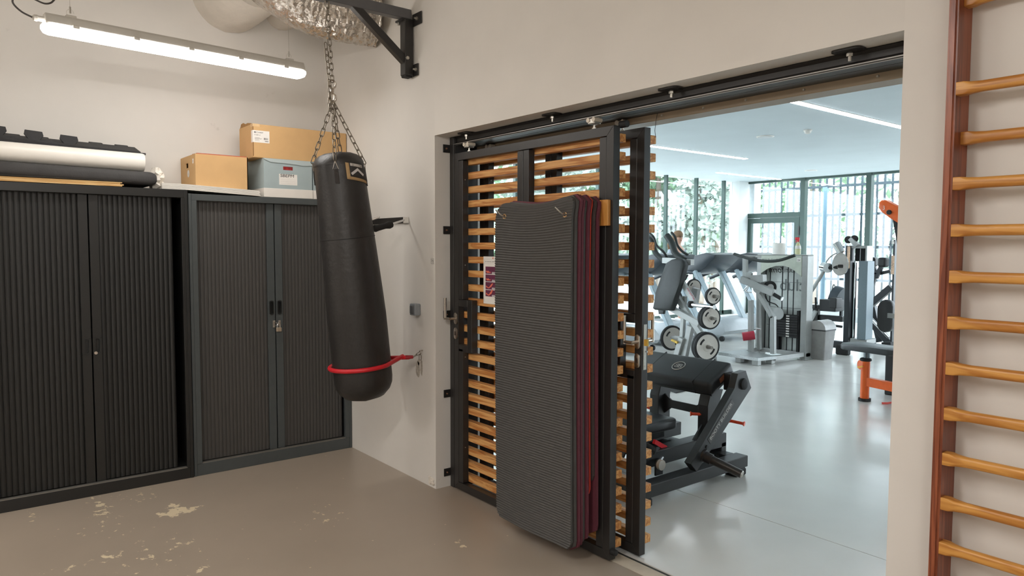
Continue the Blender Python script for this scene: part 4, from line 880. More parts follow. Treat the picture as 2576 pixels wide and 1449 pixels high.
B('top_box', 2.12, 2.23, 1.02, 1.92, .165, .265)
B('bolt_plate', 2.54, 2.63, 1.72, 1.88, .265, .275, m=M('galvanised plate', (150, 152, 152), .4, .7))
for q in range(4): c = (2.555+.06*(q % 2), 1.745+.11*(q//2)); obj('bolt', MB().cyl((c[0], c[1], .275), (c[0], c[1], .29), .009, .009, 6), BLACK, hb)
for xx in (2.13, 2.575):
    obj('upright', MB().prism([(1.66, .26), (1.80, .26), (1.79, .50), (1.84, .60), (1.70, .62), (1.66, .5)], (xx, 0, 0), Y, Z, (.085, 0, 0), .004), FR, hb)
    obj('gusset', MB().prism([(1.56, .265), (1.70, .265), (1.70, .40)], (xx+.03, 0, 0), Y, Z, (.012, 0, 0)), FR, hb)
obj('cross_plate', MB().prism([(2.215, .51), (2.28, .47), (2.51, .47), (2.575, .51), (2.575, .36), (2.51, .41), (2.28, .41), (2.215, .36)], (0, 1.73, 0), X, Z, (0, .012, 0)), FR, hb)
# big pad: runs along X, tilted towards the user
pc = V((2.335, 1.765, .69)); ta = math.radians(27); ay = V((0, math.cos(ta), math.sin(ta))); az = V((0, -math.sin(ta), math.cos(ta)))
obj('pad_board', MB().obox(pc-az*.062, X, ay, az, .68, .25, .02), FR, hb)
pad = obj('back_pad', MB().obox(pc, X, ay, az, .74, .30, .105, .03, 3), LEATHER, hb, smooth=True, angle=50)
for sx in (-.225, .225): obj('pad_seam', MB().obox(pc+X*sx+az*.0008, X, ay, az, .005, .302, .106, .028, 2), M('black seam', (20, 20, 20), .6), pad)
eo = pc+az*.0535+X*.0; er = M('silver emblem print', (186, 182, 176), .5)
obj('emblem_ring', MB().tube([eo+X*(.05*math.cos(a))+ay*(.05*math.sin(a)) for a in [2*math.pi*i/28 for i in range(28)]], .0035, 6, True), er, pad)
text('emblem', 'B', eo+X*.002-ay*.022, X, ay, .030, er, pad, .044, .001); text('emblem', 'B', eo-X*.002-ay*.022, -X, ay, .030, er, pad, .044, -.001)
obj('warning_sticker', MB().obox(pc+X*.3705+az*.004, X, ay, az, .001, .07, .035), M('black orange sticker', (120, 70, 46), .5, 0, .7, 200), pad)
# seat
obj('seat', MB().box(2.16, 2.53, 1.14, 1.50, .335, .42, .03, 3), M('black seat vinyl', (44, 46, 48), .34, 0, .06, 25, .1, 260), hb, smooth=True, angle=50); B('seat_carriage', 2.24, 2.46, 1.18, 1.44, .275, .337)
# lever arm on the side
ar = [(2.02, .70), (2.045, .60), (1.99, .54), (1.33, .165), (1.27, .20), (1.285, .25), (1.86, .615), (1.93, .70)]
obj('lever_arm', MB().prism([(1.86, .755), (1.93, .625), (1.62, .375), (1.32, .14), (1.255, .205), (1.50, .43), (1.73, .645), (1.76, .745)], (2.775, 0, 0), Y, Z, (.055, 0, 0), .004), FR, hb)
obj('pivot_cap', MB().rings([((2.83, 1.83, .665), .04), ((2.842, 1.83, .665), .04), ((2.847, 1.83, .665), .03), ((2.847, 1.83, .665), .012)], 20), RUBBER, hb, smooth=True); B('arm_bridge', 2.70, 2.78, 1.78, 1.89, .61, .73)
pa0, pa1 = V((2.8312, 1.46, .335)), V((2.8312, 1.695, .545)); rdir = (pa1-pa0).normalized(); up_ = V((0, -rdir.z, rdir.y))
obj('name_plate', MB().obox((pa0+pa1)/2, rdir, X, up_, (pa1-pa0).length+.04, .001, .05), M('satin black plate', (58, 56, 55), .3), hb); text('name_lettering', 'BOOTY BUILDER', pa0+X*.0008-up_*.011, rdir, up_, (pa1-pa0).length, er, hb, .024, .0)
obj('arm_bolt', MB().cyl((2.83, 1.42, .29), (2.838, 1.42, .29), .012, .012, 8), RUBBER, hb)
h0, h1 = V((2.80, 1.40, .235)), V((3.07, 1.47, .155)); hd_ = (h1-h0).normalized()
obj('weight_horn', MB().rings([(h0, .05), (h0+hd_*.03, .05), (h0+hd_*.03, .036), (h0+hd_*.08, .036), (h0+hd_*.08, .029), (h1, .027)], 20), M('worn black steel', (56, 53, 51), .35, .4, .15, 40), hb, smooth=True, angle=35); obj('horn_cap', MB().cyl(h1, h1+hd_*.006, .024, .020, 16), ZINC, hb)
OR_ = M('orange red band pegs', (222, 72, 36), .4)
for (p0, p1) in (((2.13, 1.72, .37), (2.03, 1.70, .385)), ((2.62, 1.69, .43), (2.54, 1.62, .43)), ((2.66, 1.86, .375), (2.80, 1.90, .365))):
    a, b = V(p0), V(p1); d = (b-a).normalized(); obj('band_peg', MB().rings([(a, .014), (a+(b-a)*.3, .014), (a+(b-a)*.3, .011), (b-d*.012, .011), (b-d*.006, .017), (b, .017)], 12), OR_, hb, smooth=True, angle=35)
# foot roller
obj('roller_bracket', MB().prism([(0, 0), (.07, 0), (.07, .07), (.05, .1), (.02, .1), (0, .07)], (2.70, 1.05, .135), Y, Z, (.012, 0, 0)), FR, hb); obj('roller_shaft', MB().cyl((2.70, 1.085, .205), (2.55, 1.33, .205), .018, .018, 12), CHROME, hb, smooth=True); obj('roller_wheel', MB().cyl((2.712, 1.085, .205), (2.735, 1.085, .205), .034, .034, 20), M('grey wheel', (170, 166, 158), .5), hb, smooth=True)
obj('adjust_lever', MB().bar((2.60, 1.28, .255), (2.60, 1.16, .32), .02, .03), RED, hb); obj('foot_plate', MB().obox((2.35, .98, .33), X, V((0, .55, .83)), V((0, -.83, .55)), .40, .30, .015, .003), FR, hb); obj('belt_buckle', MB().obox((2.62, 1.15, .27), X, V((0, .7, -.7)), V((0, .7, .7)), .02, .06, .012), ZINC, hb); obj('hip_belt', MB().tube([(2.25, 1.12, .38), (2.45, 1.05, .36), (2.58, 1.05, .32), (2.64, 1.12, .27), (2.6, 1.2, .25)], .028, 8, sy=.35), M('black webbing belt', (34, 34, 35), .8), hb)
# floor mat behind
c = at(1690, 985, z=0); t = obj('rubber_mat', MB().prism([(q.x, q.y) for q in (at(1640, 966, z=0), at(1720, 956, z=0), at(1772, 974, z=0), at(1700, 990, z=0))], (0, 0, .001), X, Y, (0, 0, .011), .003), RUBBER, None, 'black rubber floor mat behind the hip thrust machine', 'floor mat')
dc = at(1672, 972, z=.012); sp_ = MB(); sp_.rings([((dc.x, dc.y, .0125), .12), ((dc.x, dc.y, .04), .12), ((dc.x, dc.y, .055), .10), ((dc.x, dc.y, .06), .02)], 28); obj('balance_disc', sp_, M('charcoal disc', (62, 60, 60), .5), None, 'round charcoal balance disc on the black rubber floor mat', 'balance disc', smooth=True, angle=35)
# ---------------------------------------------------------------- plate loaded machine
pm = thing('plate_loaded_machine', 'grey plate loaded gym machine with tall black back pad and white discs', 'gym machine', (-.9, 5.8, 0))
def A(u, v, y): return at(u, v, y=y)
yp = 5.7
def slab(name, pts, y, th, mat, par, bev=.02, smooth=True):
    """outline given as photo points on the plane y, th thick towards +Y"""
    P = [A(u, v, y) for u, v in pts]
    return obj(name, MB().prism([(p.x, p.z) for p in P], (0, y, 0), X, Z, (0, th, 0), bev), mat, par, smooth=smooth, angle=45)
slab('back_pad', [(1687, 653), (1700, 650), (1713, 652), (1720, 660), (1722, 668), (1709, 712), (1702, 732), (1695, 764), (1687, 782), (1645, 780), (1640, 776), (1649, 736), (1660, 705), (1673, 662)], yp-.12, .11, M('grey black pad vinyl', (40, 43, 43), .55, 0, .08, 20, .1, 200), pm, .03)
slab('pad_mount', [(1655, 780), (1670, 780), (1668, 790), (1657, 790)], yp, .05, FR, pm, .003)
def pipe(name, pts, r, mat, par, n=10, sy=1.):
    sm = []; P = [V(p) for p in pts]
    for i in range(len(P)-1):
        p0, p1, p2, p3 = P[max(i-1, 0)], P[i], P[i+1], P[min(i+2, len(P)-1)]
        for k in range(5):
            u = k/5; sm.append(.5*((2*p1)+(p2-p0)*u+(2*p0-5*p1+4*p2-p3)*u*u+(3*p1-p0-3*p2+p3)*u**3))
    return obj(name, MB().tube(sm+[P[-1]], r, n, sy=sy), mat, par, smooth=True)
GRIP = M('dark green grey rubber grip', (38, 44, 42), .55)
pipe('shoulder_pad', [A(1677, 592, yp), A(1690, 612, yp), A(1699, 637, yp), A(1722, 655, yp)], .048, GRIP, pm); pipe('hand_grip', [A(1689, 585, yp+.1), A(1698, 596, yp+.1), A(1704, 617, yp+.1), A(1716, 632, yp+.1), A(1730, 641, yp+.1)], .019, GRIP, pm)
pipe('shoulder_pad', [A(1626, 592, yp+.1), A(1640, 607, yp+.1), A(1650, 637, yp+.1), A(1674, 657, yp+.1)], .04, GRIP, pm); pipe('hand_grip', [A(1633, 585, yp+.2), A(1645, 598, yp+.2), A(1652, 618, yp+.2), A(1668, 632, yp+.2), A(1680, 650, yp+.2)], .018, GRIP, pm)
obj('pad_bridge', MB().bar(A(1670, 655, yp+.05), A(1742, 660, yp+.05), .08, .08), SILVER, pm)
bl = lambda n, a, b, w_, h_, m=SILVER, dy=0.: obj(n, MB().bar(A(a[0], a[1], yp+dy), A(b[0], b[1], yp+dy), w_, h_, (0, 1, 0), .004), m, pm)
bl('frame_tube', (1716, 708), (1752, 770), .07, .05); bl('frame_tube', (1700, 742), (1770, 850), .08, .06, dy=.05); bl('frame_tube', (1688, 775), (1760, 815), .085, .06, dy=.0); bl('upright', (1722, 745), (1716, 850), .06, .06, dy=.12); bl('upright', (1716, 850), (1700, 905), .085, .075, dy=.05); bl('upright', (1738, 820), (1720, 905), .085, .075, dy=.1)
bl('rear_leg', (1738, 800), (1785, 905), .08, .08, dy=.25); bl('frame_tube', (1752, 725), (1745, 770), .10, .08, dy=.2); bl('base_beam', (1690, 905), (1800, 905), .09, .07, dy=.2)
s_p = A(1752, 722, yp-.03); text('brand_lettering', 'PANATTA', A(1727, 727, yp-.045), (A(1752, 768, yp)-A(1727, 727, yp)), (A(1757, 722, yp)-A(1740, 735, yp)), .20, M('red lettering', (170, 40, 50), .5), pm, .035, .004)
obj('adjust_knob', MB().bar(A(1690, 855, yp-.02), A(1705, 862, yp-.02), .03, .03), M('yellow black knob', (196, 160, 60), .5, 0, .6, 60), pm)
bar0, bar1 = A(1738, 766, yp-.05), A(1797, 773, yp-.15); obj('chrome_horn', MB().cyl(bar0, bar1, .03, .03, 16), CHROME, pm, smooth=True); obj('horn_collar', MB().cyl(bar0-(bar1-bar0).normalized()*.02, bar0+(bar1-bar0).normalized()*.02, .05, .05, 16), RUBBER, pm)
DISC = M('pale grey disc', (198, 192, 184), .5, 0, .03, 8)
nrm = V((.94, -.34, .0)).normalized(); tn = V((nrm.y, -nrm.x, 0))
pk_ = [(1793, 745, 22, 1, 'smaller'), (1786, 800, 29, 2, 'middle sized'), (1777, 872, 37, 2, 'largest')]
def disc(c, r, par_label, n_=nrm):
    t = thing('weight_plate', par_label, 'weight plate', c-Z*r, 'white weight plates')
    a, b = c-n_*.022, c+n_*.022
    obj('rubber_rim', MB().rings([(a, r*.8), (a, r*.97), (a+n_*.008, r), (b-n_*.008, r), (b, r*.97), (b, r*.84)], 36, False), RUBBER, t, smooth=True, angle=40); obj('disc_face', MB().rings([(a-n_*.001, r*.80), (b+n_*.002, r*.84), (b-n_*.002, r*.76), (b-n_*.002, r*.34), (b+n_*.006, r*.28), (b+n_*.006, .03)], 36), DISC, t, smooth=True, angle=25)
    for q in (40, 220): 
        pts = []
        for i in range(9): a_ = math.radians(q-24+48*i/8); pts.append(b-n_*.0008+(tn*math.cos(a_)+Z*math.sin(a_))*r*.56)
        obj('grip_slot', MB().tube(pts, r*.075, 6, sy=.5), RUBBER, t)
    return t
for (u, v, rp, n_, nm) in pk_:
    c = A(u, v, yp-.12); dep = (c-CAM).dot(fwd); r = rp*dep/F_PX
    for k in range(n_): disc(c-nrm*(.05*k), r, nm+' white disc with black rim on the plate loaded machine'+('' if k == 0 else ', the one behind'))
    obj('storage_horn', MB().rings([(c-nrm*.15, .028), (c+nrm*.06, .028), (c+nrm*.06, .02), (c+nrm*.13, .022)], 12), M('steel horn', (150, 146, 140), .3, .8), pm, smooth=True, angle=35)
c = A(1690, 850, yp+.3); obj('storage_horn', MB().cyl(c-nrm*.1, A(1712, 850, yp+.1), .025, .025, 10), SILVER, pm); disc(c, .19, 'dark edged disc half hidden behind the plate loaded machine upright'); c = A(1745, 722, yp+.4); obj('storage_horn', MB().cyl(c, A(1750, 735, yp+.25), .025, .025, 10), SILVER, pm); disc(c, .12, 'small disc peeping out above the plate loaded machine')
# ---------------------------------------------------------------- multi hip machine
mh = thing('weight_stack_machine', 'light grey weight stack machine with diamond footplate and red roller', 'gym machine', (-.05, 6.7, 0))
ym = 7.15
ol = lambda n, pts, y, th, m=SILVER, bev=.006: slab(n, pts, y, th, m, mh, bev, False)
B2 = lambda n, *a, m=SILVER, bev=.006: obj(n, MB().box(*a, bev), m, mh)
B2('upright', .262, .35, ym-.05, ym+.12, .0, 1.50); B2('upright', -.46, -.385, ym-.05, ym+.12, .0, 1.50); B2('foot', .24, .37, ym-.08, ym+.14, 0, .012, m=SILVER)
tb_ = [(-.385, 1.50), (.262, 1.50), (.262, 1.20), (.2, 1.25), (.1, 1.32), (-.02, 1.35), (-.15, 1.345), (-.28, 1.30), (-.385, 1.23)]
obj('top_fascia', MB().prism(tb_, (0, ym-.055, 0), X, Z, (0, .02, 0)), M('pale green grey fascia', (188, 194, 180), .4), mh); B2('top_cap', -.46, .35, ym-.05, ym+.12, 1.50, 1.515)
text('fascia_lettering', 'MULTI-GLUTEUS', (-.37, ym-.057, 1.415), X, Z, .34, M('dark grey lettering', (70, 74, 74), .6), mh, .035); obj('number_sticker', MB().box(.19, .25, ym-.0575, ym-.056, 1.41, 1.47), WHITE, mh); text('number', '24', (.2, ym-.058, 1.42), X, Z, .04, INK, mh)
obj('rear_panel', MB().box(-.385, .262, ym+.09, ym+.10, .06, 1.50), M('milky panel', (214, 220, 216), .35), mh)
gl_ = M('grey panel lettering', (120, 126, 126), .5); text('panel_lettering', 'club', (.25, ym+.088, .98), -X, Z, .40, gl_, mh, .17, -.002); text('panel_lettering', 'MULTI', (.12, ym+.088, 1.25), -X, Z, .2, INK, mh, .05, -.002); text('panel_lettering', 'form', (-.1, ym+.088, 1.24), -X, Z, .24, INK, mh, .09, -.002, shear=.3)
for zz in (1.1, .72, .62, .45): obj('panel_line', MB().box(-.36, .25, ym+.087, ym+.0885, zz, zz+.006), gl_, mh)
for xx in (-.35, -.28, -.08, .01, .10): obj('guide_rod', MB().cyl((xx, ym+.03, .08), (xx, ym+.03, 1.34), .008, .008, 8), M('dark guide rod', (58, 62, 64), .3, .6), mh, smooth=True)
for k in range(9):
    pl_ = obj('weight_brick', MB().box(-.13, .21, ym-.03, ym+.08, .30+.037*k, .3345+.037*k, .003), RUBBER, mh); obj('weight_number', MB().box(.03, .08, ym-.032, ym-.03, .308+.037*k, .327+.037*k), WHITE, pl_)
for xx in (-.13, .19): obj('stack_post', MB().box(xx, xx+.04, ym-.02, ym+.07, .05, .70), RUBBER, mh)
obj('selector_arc', MB().rings([((-.09, ym-.05, .64), .09), ((-.09, ym-.04, .64), .09)], 24), SILVER, mh); B2('bottom_rail', -.46, .35, ym-.03, ym+.1, .04, .10)
# front part
fz = .115
P4 = [(-.446, 6.15), (.241, 6.08), (.298, 6.447), (-.345, 6.61)]
dp = obj('footplate', MB().prism(P4, (0, 0, fz-.045), X, Y, (0, 0, .045), .004), M('diamond plate', (178, 182, 182), .35, .5, .2, 90, .5, 120), mh)
for (x_, y_) in ((-.12, 6.2), (.17, 6.16), (-.2, 6.5), (.2, 6.45)): B2('foot', x_-.045, x_+.045, y_-.045, y_+.045, 0, fz-.045)
obj('base_tube', MB().bar((.25, 6.45, .08), (.30, 7.1, .08), .07, .06), SILVER, mh); obj('base_tube', MB().bar((-.33, 6.55, .08), (-.42, 7.1, .08), .07, .06), SILVER, mh)
yf = 6.55
fb = lambda n, a, b, w_, h_, dy=0., m=SILVER: obj(n, MB().bar(A(a[0], a[1], yf+dy), A(b[0], b[1], yf+dy), w_, h_, (0, 1, 0), .006), m, mh)
fb('column', (1889, 755), (1889, 888), .062, .07); fb('column', (1908, 720), (1910, 880), .05, .06, .12); fb('post', (1945, 795), (1945, 890), .062, .07); fb('diagonal', (1908, 735), (1945, 800), .06, .07)
c = A(1905, 725, yf-.06); obj('pivot_head', MB().cyl(c, c+Y*.16, .072, .072, 24), SILVER, mh, smooth=True, angle=35); c2 = A(1897, 724, yf-.07); obj('pivot_bolt', MB().cyl(c2, c2+Y*.03, .022, .022, 10), CHROME, mh)
fb('swing_arm', (1866, 702), (1948, 738), .095, .09, -.03); obj('arm_grip', MB().cyl(A(1946, 740, yf-.03), A(1966, 752, yf-.03), .026, .026, 12), RUBBER, mh, smooth=True); obj('arm_grip_end', MB().cyl(A(1966, 751, yf-.03), A(1968, 752, yf-.03), .03, .03, 12), CHROME, mh)
fb('arm_box', (1892, 702), (1924, 700), .11, .11, .02); fb('bracket', (1877, 692), (1892, 694), .08, .05, .0); fb('handle_post', (1875, 648), (1875, 697), .065, .06, .02); fb('handle_plate', (1872, 645), (1908, 645), .03, .16, .1)
pipe('handlebar', [A(1847, 639, yf-.03), A(1866, 645, yf-.05), A(1895, 653, yf-.1), A(1925, 657, yf-.12), A(1960, 655, yf-.1), A(2001, 642, yf-.05)], .022, GRIP, mh)
c = A(1936, 722, yf+.1); obj('pulley', MB().rings([(c, .085), (c+V((.02, -.02, 0)), .09), (c+V((.03, -.03, 0)), .085), (c+V((.03, -.03, 0)), .03)], 28), RUBBER, mh, smooth=True, angle=35); obj('pulley_hub', MB().cyl(c+V((.02, -.02, 0)), c+V((.04, -.04, 0)), .045, .045, 20), SILVER, mh)
c0, c1 = A(1868, 847, yf-.12), A(1898, 843, yf-.02); obj('leg_roller', MB().cyl(c0, c1, .062, .062, 24), M('red roller vinyl', (186, 48, 70), .5, 0, .06, 30), mh, 'red padded roller', smooth=True, angle=35); obj('roller_cap', MB().cyl(c0-(c1-c0).normalized()*.006, c0, .02, .02, 12), CHROME, mh)
pipe('lock_lever', [A(1927, 745, yf-.04), A(1932, 758, yf-.04), A(1950, 765, yf-.04), A(1958, 773, yf-.04)], .008, RUBBER, mh); pipe('lock_lever', [A(1870, 731, yf-.04), A(1883, 718, yf-.04), A(1880, 727, yf-.04), A(1875, 733, yf-.04), A(1890, 736, yf-.04)], .008, CHROME, mh)
fb('lock_lever', (1900, 825), (1914, 828), .02, .02, -.05, CHROME)
c = A(1957, 640, ym); r = obj('paper_roll', MB().rings([((c.x, ym+.02, 1.516), .028), ((c.x, ym+.02, 1.516), .09), ((c.x, ym+.02, 1.685), .09), ((c.x, ym+.02, 1.685), .028), ((c.x, ym+.02, 1.66), .028)], 28, False), M('white tissue paper', (236, 234, 228), .9, 0, .02, 20), None, 'white paper towel roll standing on the light grey weight stack machine', 'paper roll', smooth=True, angle=35)
c = A(2007, 640, ym); t = thing('spray_bottle', 'spray bottle with red head standing on the light grey weight stack machine', 'bottle', (c.x, ym, 1.516))
obj('bottle_body', MB().rings([((c.x, ym, 1.516), .04), ((c.x, ym, 1.60), .042), ((c.x, ym, 1.66), .03), ((c.x, ym, 1.69), .014), ((c.x, ym, 1.71), .014)], 16), M('clear yellow liquid bottle', (206, 204, 160), .25, 0, .05, 20), t, smooth=True, angle=50); obj('bottle_label', MB().cyl((c.x, ym, 1.60), (c.x, ym, 1.645), .0425, .036, 16), WHITE, t, smooth=True); sh = MB(); sh.box(c.x-.045, c.x+.02, ym-.016, ym+.016, 1.725, 1.765, .008); sh.cyl((c.x, ym, 1.70), (c.x, ym, 1.735), .018, .016, 12); obj('spray_head', sh, RED, t); obj('trigger', MB().bar((c.x-.025, ym, 1.73), (c.x-.035, ym, 1.69), .01, .008), RED, t)
# bin
t = thing('swing_bin', 'grey swing lid bin beside the light grey weight stack machine', 'bin', (.55, 7.15, 0)); bc_ = at(2048, 907, z=0); G_ = M('warm grey plastic', (150, 148, 146), .5)
def taper(n, x, y, z0, z1, a0, b0, a1, b1, m, par, bev=.02):
    g = MB(); q0 = rrect(a0, b0, bev, 4); q1 = rrect(a1, b1, bev, 4); A_ = [g.bm.verts.new((x+p[0], y+p[1], z0)) for p in q0]; B_ = [g.bm.verts.new((x+p[0], y+p[1], z1)) for p in q1]; n_ = len(A_)
    g.bm.faces.new(A_[::-1]); g.bm.faces.new(B_)
    for i in range(n_): g.bm.faces.new((A_[i], A_[(i+1) % n_], B_[(i+1) % n_], B_[i]))
    return obj(n, g, m, par, smooth=True, angle=30)
bxx, byy = bc_.x-.02, bc_.y+.235
taper('bin_body', bxx, byy, 0, .42, .20, .24, .26, .30, G_, t); taper('rim', bxx, byy, .42, .44, .275, .315, .275, .315, M('dark rim', (70, 70, 70), .5), t)
g = MB(); R_ = []
for k in range(9):
    a = math.pi*k/8; R_.append([g.bm.verts.new((bxx-.135*math.cos(a), byy+s_2*.155, .44+.13*math.sin(a))) for s_2 in (-1, 1)])
for a, b in zip(R_, R_[1:]): g.bm.faces.new((a[0], b[0], b[1], a[1]))
g.bm.faces.new([r_[0] for r_ in R_]); g.bm.faces.new([r_[1] for r_ in R_][::-1]); obj('lid', g, M('light grey lid', (176, 174, 172), .45), t, smooth=True, angle=40)
# ---------------------------------------------------------------- treadmills
TG = M('light grey treadmill shell', (176, 182, 186), .35, 0, .03, 12); CON = M('slate console plastic', (46, 54, 60), .4, 0, .05, 12)
def treadmill(yc, label):
    t = thing('treadmill', label, 'treadmill', (-2.5, yc, 0), 'treadmills facing the glass front')
    x1 = -1.55; hw = .40
    obj('deck', MB().box(x1-2.0, x1-.35, yc-hw, yc+hw, .06, .20, .02), M('treadmill side rail', (150, 160, 166), .4), t); obj('belt', MB().box(x1-1.98, x1-.42, yc-.26, yc+.26, .2, .206), M('black running belt', (40, 44, 48), .5), t)
    for sy in (-1, 1): obj('foot_rail', MB().box(x1-1.95, x1-.40, yc+sy*.33-.06, yc+sy*.33+.06, .2, .222, .008), M('pale foot rail', (214, 222, 226), .3), t)
    prof = [(-.50, .16), (-.50, .28), (-.42, .37), (-.25, .40), (-.08, .36), (.02, .26), (.04, .18), (.0, .12), (-.15, .10)]
    obj('motor_cover', MB().prism(prof, (x1, yc-hw-.02, 0), X, Z, (0, 2*hw+.04, 0), .015), TG, t, smooth=True, angle=35)
    obj('cover_seam', MB().box(x1-.02, x1+.032, yc-.3, yc+.3, .165, .172), DARKPL, t)
    for sy in (-1, 1):
        obj('wheel', MB().cyl((x1-.06, yc+sy*.36-.02, .045), (x1-.06, yc+sy*.36+.02, .045), .045, .045, 14), RUBBER, t); obj('upright', MB().bar((x1-.12, yc+sy*.37, .34), (x1-.62, yc+sy*.37, 1.2), .07, .14, (0, 1, 0), .01), M('blue grey upright', (160, 176, 184), .35), t)
        pipe('handrail', [(x1-.62, yc+sy*.37, 1.16), (x1-.8, yc+sy*.38, 1.17), (x1-1.15, yc+sy*.38, 1.05), (x1-1.22, yc+sy*.38, 1.02)], .035, CON, t)
    hood = [(-1.0, 1.16), (-.98, 1.30), (-.80, 1.44), (-.42, 1.52), (-.22, 1.49), (-.24, 1.42), (-.42, 1.26), (-.55, 1.18), (-.75, 1.13)]
    obj('console', MB().prism(hood, (x1, yc-.38, 0), X, Z, (0, .76, 0), .02), CON, t, smooth=True, angle=35); obj('display', MB().obox((x1-.905, yc, 1.385), V((.62, 0, .5)), Y, V((-.5, 0, .62)), .16, .44, .01), M('dark display', (22, 26, 30), .15), t)
    pipe('front_handle', [(x1-.70, yc-.30, 1.30), (x1-.85, yc-.31, 1.36), (x1-.95, yc-.2, 1.42), (x1-.95, yc+.2, 1.42), (x1-.85, yc+.31, 1.36), (x1-.7, yc+.3, 1.3)], .022, DARKPL, t); obj('bottle_holder', MB().rings([((x1-.62, yc-.33, 1.04), .035), ((x1-.62, yc-.33, 1.16), .04)], 12), DARKPL, t)
    return t
treadmill(5.72, 'treadmill closest to the storage room, mostly behind the slatted door'); treadmill(6.95, 'middle treadmill behind the plate loaded machine'); treadmill(8.25, 'treadmill farthest from the storage room, behind the weight stack machine'); treadmill(9.5, 'treadmill at the far end of the row, nearest the glazed door')
# orange red strap hanging bottle on treadmill omitted; person walking on a treadmill
def person(px, py, pz):
    t = thing('person', 'person in grey top and dark trousers walking on a treadmill', 'person', (px, py, pz))
    def skin(name, pts, edges, rad, mat, lev=1):
        me = bpy.data.meshes.new(name+'_cage'); me.from_pydata([V(p)+V((px, py, pz)) for p in pts], edges, []); o = bpy.data.objects.new(name+'_cage', me); COL.objects.link(o)
        md = o.modifiers.new('s', 'SKIN'); 
        for i, r in enumerate(rad): me.skin_vertices[0].data[i].radius = r if isinstance(r, tuple) else (r, r)
        me.skin_vertices[0].data[0].use_root = True; o.modifiers.new('d', 'SUBSURF').levels = lev
        bpy.context.view_layer.update(); m2 = bpy.data.meshes.new_from_object(o.evaluated_get(bpy.context.evaluated_depsgraph_get())); m2.name = name; bpy.data.objects.remove(o)
        for v in m2.vertices: v.co -= ORG[t.name]
        m2.materials.clear(); m2.materials.append(mat); m2.polygons.foreach_set('use_smooth', [True]*len(m2.polygons)); n = bpy.data.objects.new(name, m2); COL.objects.link(n); n.parent = t; ORG[n.name] = ORG[t.name]; return n
    sk = M('skin', (206, 160, 136), .5, 0, .05, 20); top = M('grey sports top', (150, 158, 168), .8, 0, .05, 30); trs = M('dark trousers', (40, 42, 48), .8, 0, .06, 30)
    body = [(0, 0, .84), (.0, 0, 1.05), (.01, 0, 1.27), (.02, 0, 1.38), (.03, 0, 1.47), (.045, 0, 1.545), (.05, 0, 1.63), (.02, .17, 1.33), (.0, .22, 1.10), (.2, .2, 1.0), (.27, .19, 1.0), (.02, -.17, 1.33), (-.03, -.22, 1.1), (.14, -.22, .98), (.21, -.21, .97), (0, .09, .80), (.14, .09, .46), (.02, .09, .10), (.12, .09, .05), (0, -.09, .80), (-.03, -.09, .45), (-.25, -.09, .16), (-.16, -.09, .07)]
    ed = [(0, 1), (1, 2), (2, 3), (3, 4), (4, 5), (5, 6), (3, 7), (7, 8), (8, 9), (9, 10), (3, 11), (11, 12), (12, 13), (13, 14), (0, 15), (15, 16), (16, 17), (17, 18), (0, 19), (19, 20), (20, 21), (21, 22)]
    rd = [.13, .12, .135, .10, .05, .08, .075, .055, .04, .032, .03, .055, .04, .032, .03, .085, .055, .038, .035, .085, .055, .038, .035]
    skin('body', body, ed, rd, sk, 2)
    skin('shirt', [(0, 0, .95), (0, 0, 1.1), (.01, 0, 1.27), (.02, 0, 1.37), (.02, .17, 1.33), (.0, .2, 1.2), (.02, -.17, 1.33), (-.02, -.2, 1.2)], [(0, 1), (1, 2), (2, 3), (3, 4), (4, 5), (3, 6), (6, 7)], [.15, .14, .15, .11, .07, .055, .07, .055], top, 2)
    skin('trousers', [(0, 0, .88), (0, .09, .80), (.14, .09, .46), (.03, .09, .13), (0, -.09, .80), (-.03, -.09, .45), (-.24, -.09, .18)], [(0, 1), (1, 2), (2, 3), (0, 4), (4, 5), (5, 6)], [.145, .1, .07, .05, .1, .07, .05], trs, 2)
    for (a, b) in (((-.0, .09, .04), (.13, .09, .03)), ((-.27, -.09, .12), (-.16, -.09, .045))):
        m_ = (V(a)+V(b))/2+V((px, py, pz)); obj('shoe', MB().obox(m_, V(b)-V(a), Y, Z, .25, .09, .075, .025, 3), M('white trainer', (226, 226, 228), .5), t, smooth=True)
    hr = MB(); hr.ball((px+.035, py, pz+1.645), .098, .085, .085, 14); hr.ball((px-.03, py, pz+1.60), .06, .075, .09, 12); obj('hair', hr, M('dark blond hair', (120, 92, 66), .7, 0, .15, 60), t, smooth=True)
    obj('ponytail', MB().tube([V((px-.06, py, pz+1.62)), V((px-.15, py, pz+1.57)), V((px-.18, py, pz+1.45)), V((px-.17, py, pz+1.33))], .03, 8, rs=[.025, .034, .03, .012]), M('dark blond hair', (120, 92, 66), .7), t, smooth=True)
    fc = MB()
    for sy in (-1, 1): fc.ball((px+.122, py+sy*.03, pz+1.60), .008, .013, .007, 8)
    obj('eyes', fc, M('dark eyes', (40, 34, 32), .3), t); obj('nose', MB().rings([((px+.12, py, pz+1.595), .008), ((px+.137, py, pz+1.568), .014), ((px+.125, py, pz+1.558), .008)], 8), sk, t, smooth=True); obj('mouth', MB().ball((px+.114, py, pz+1.535), .008, .022, .006, 8), M('lips', (170, 100, 92), .5), t)
    for sy in (-1, 1): obj('ear', MB().ball((px+.035, py+sy*.083, pz+1.585), .02, .010, .03, 8), sk, t, smooth=True)
hp_ = at(1708, 604, y=8.25); person(hp_.x-.06, 8.25, .205)
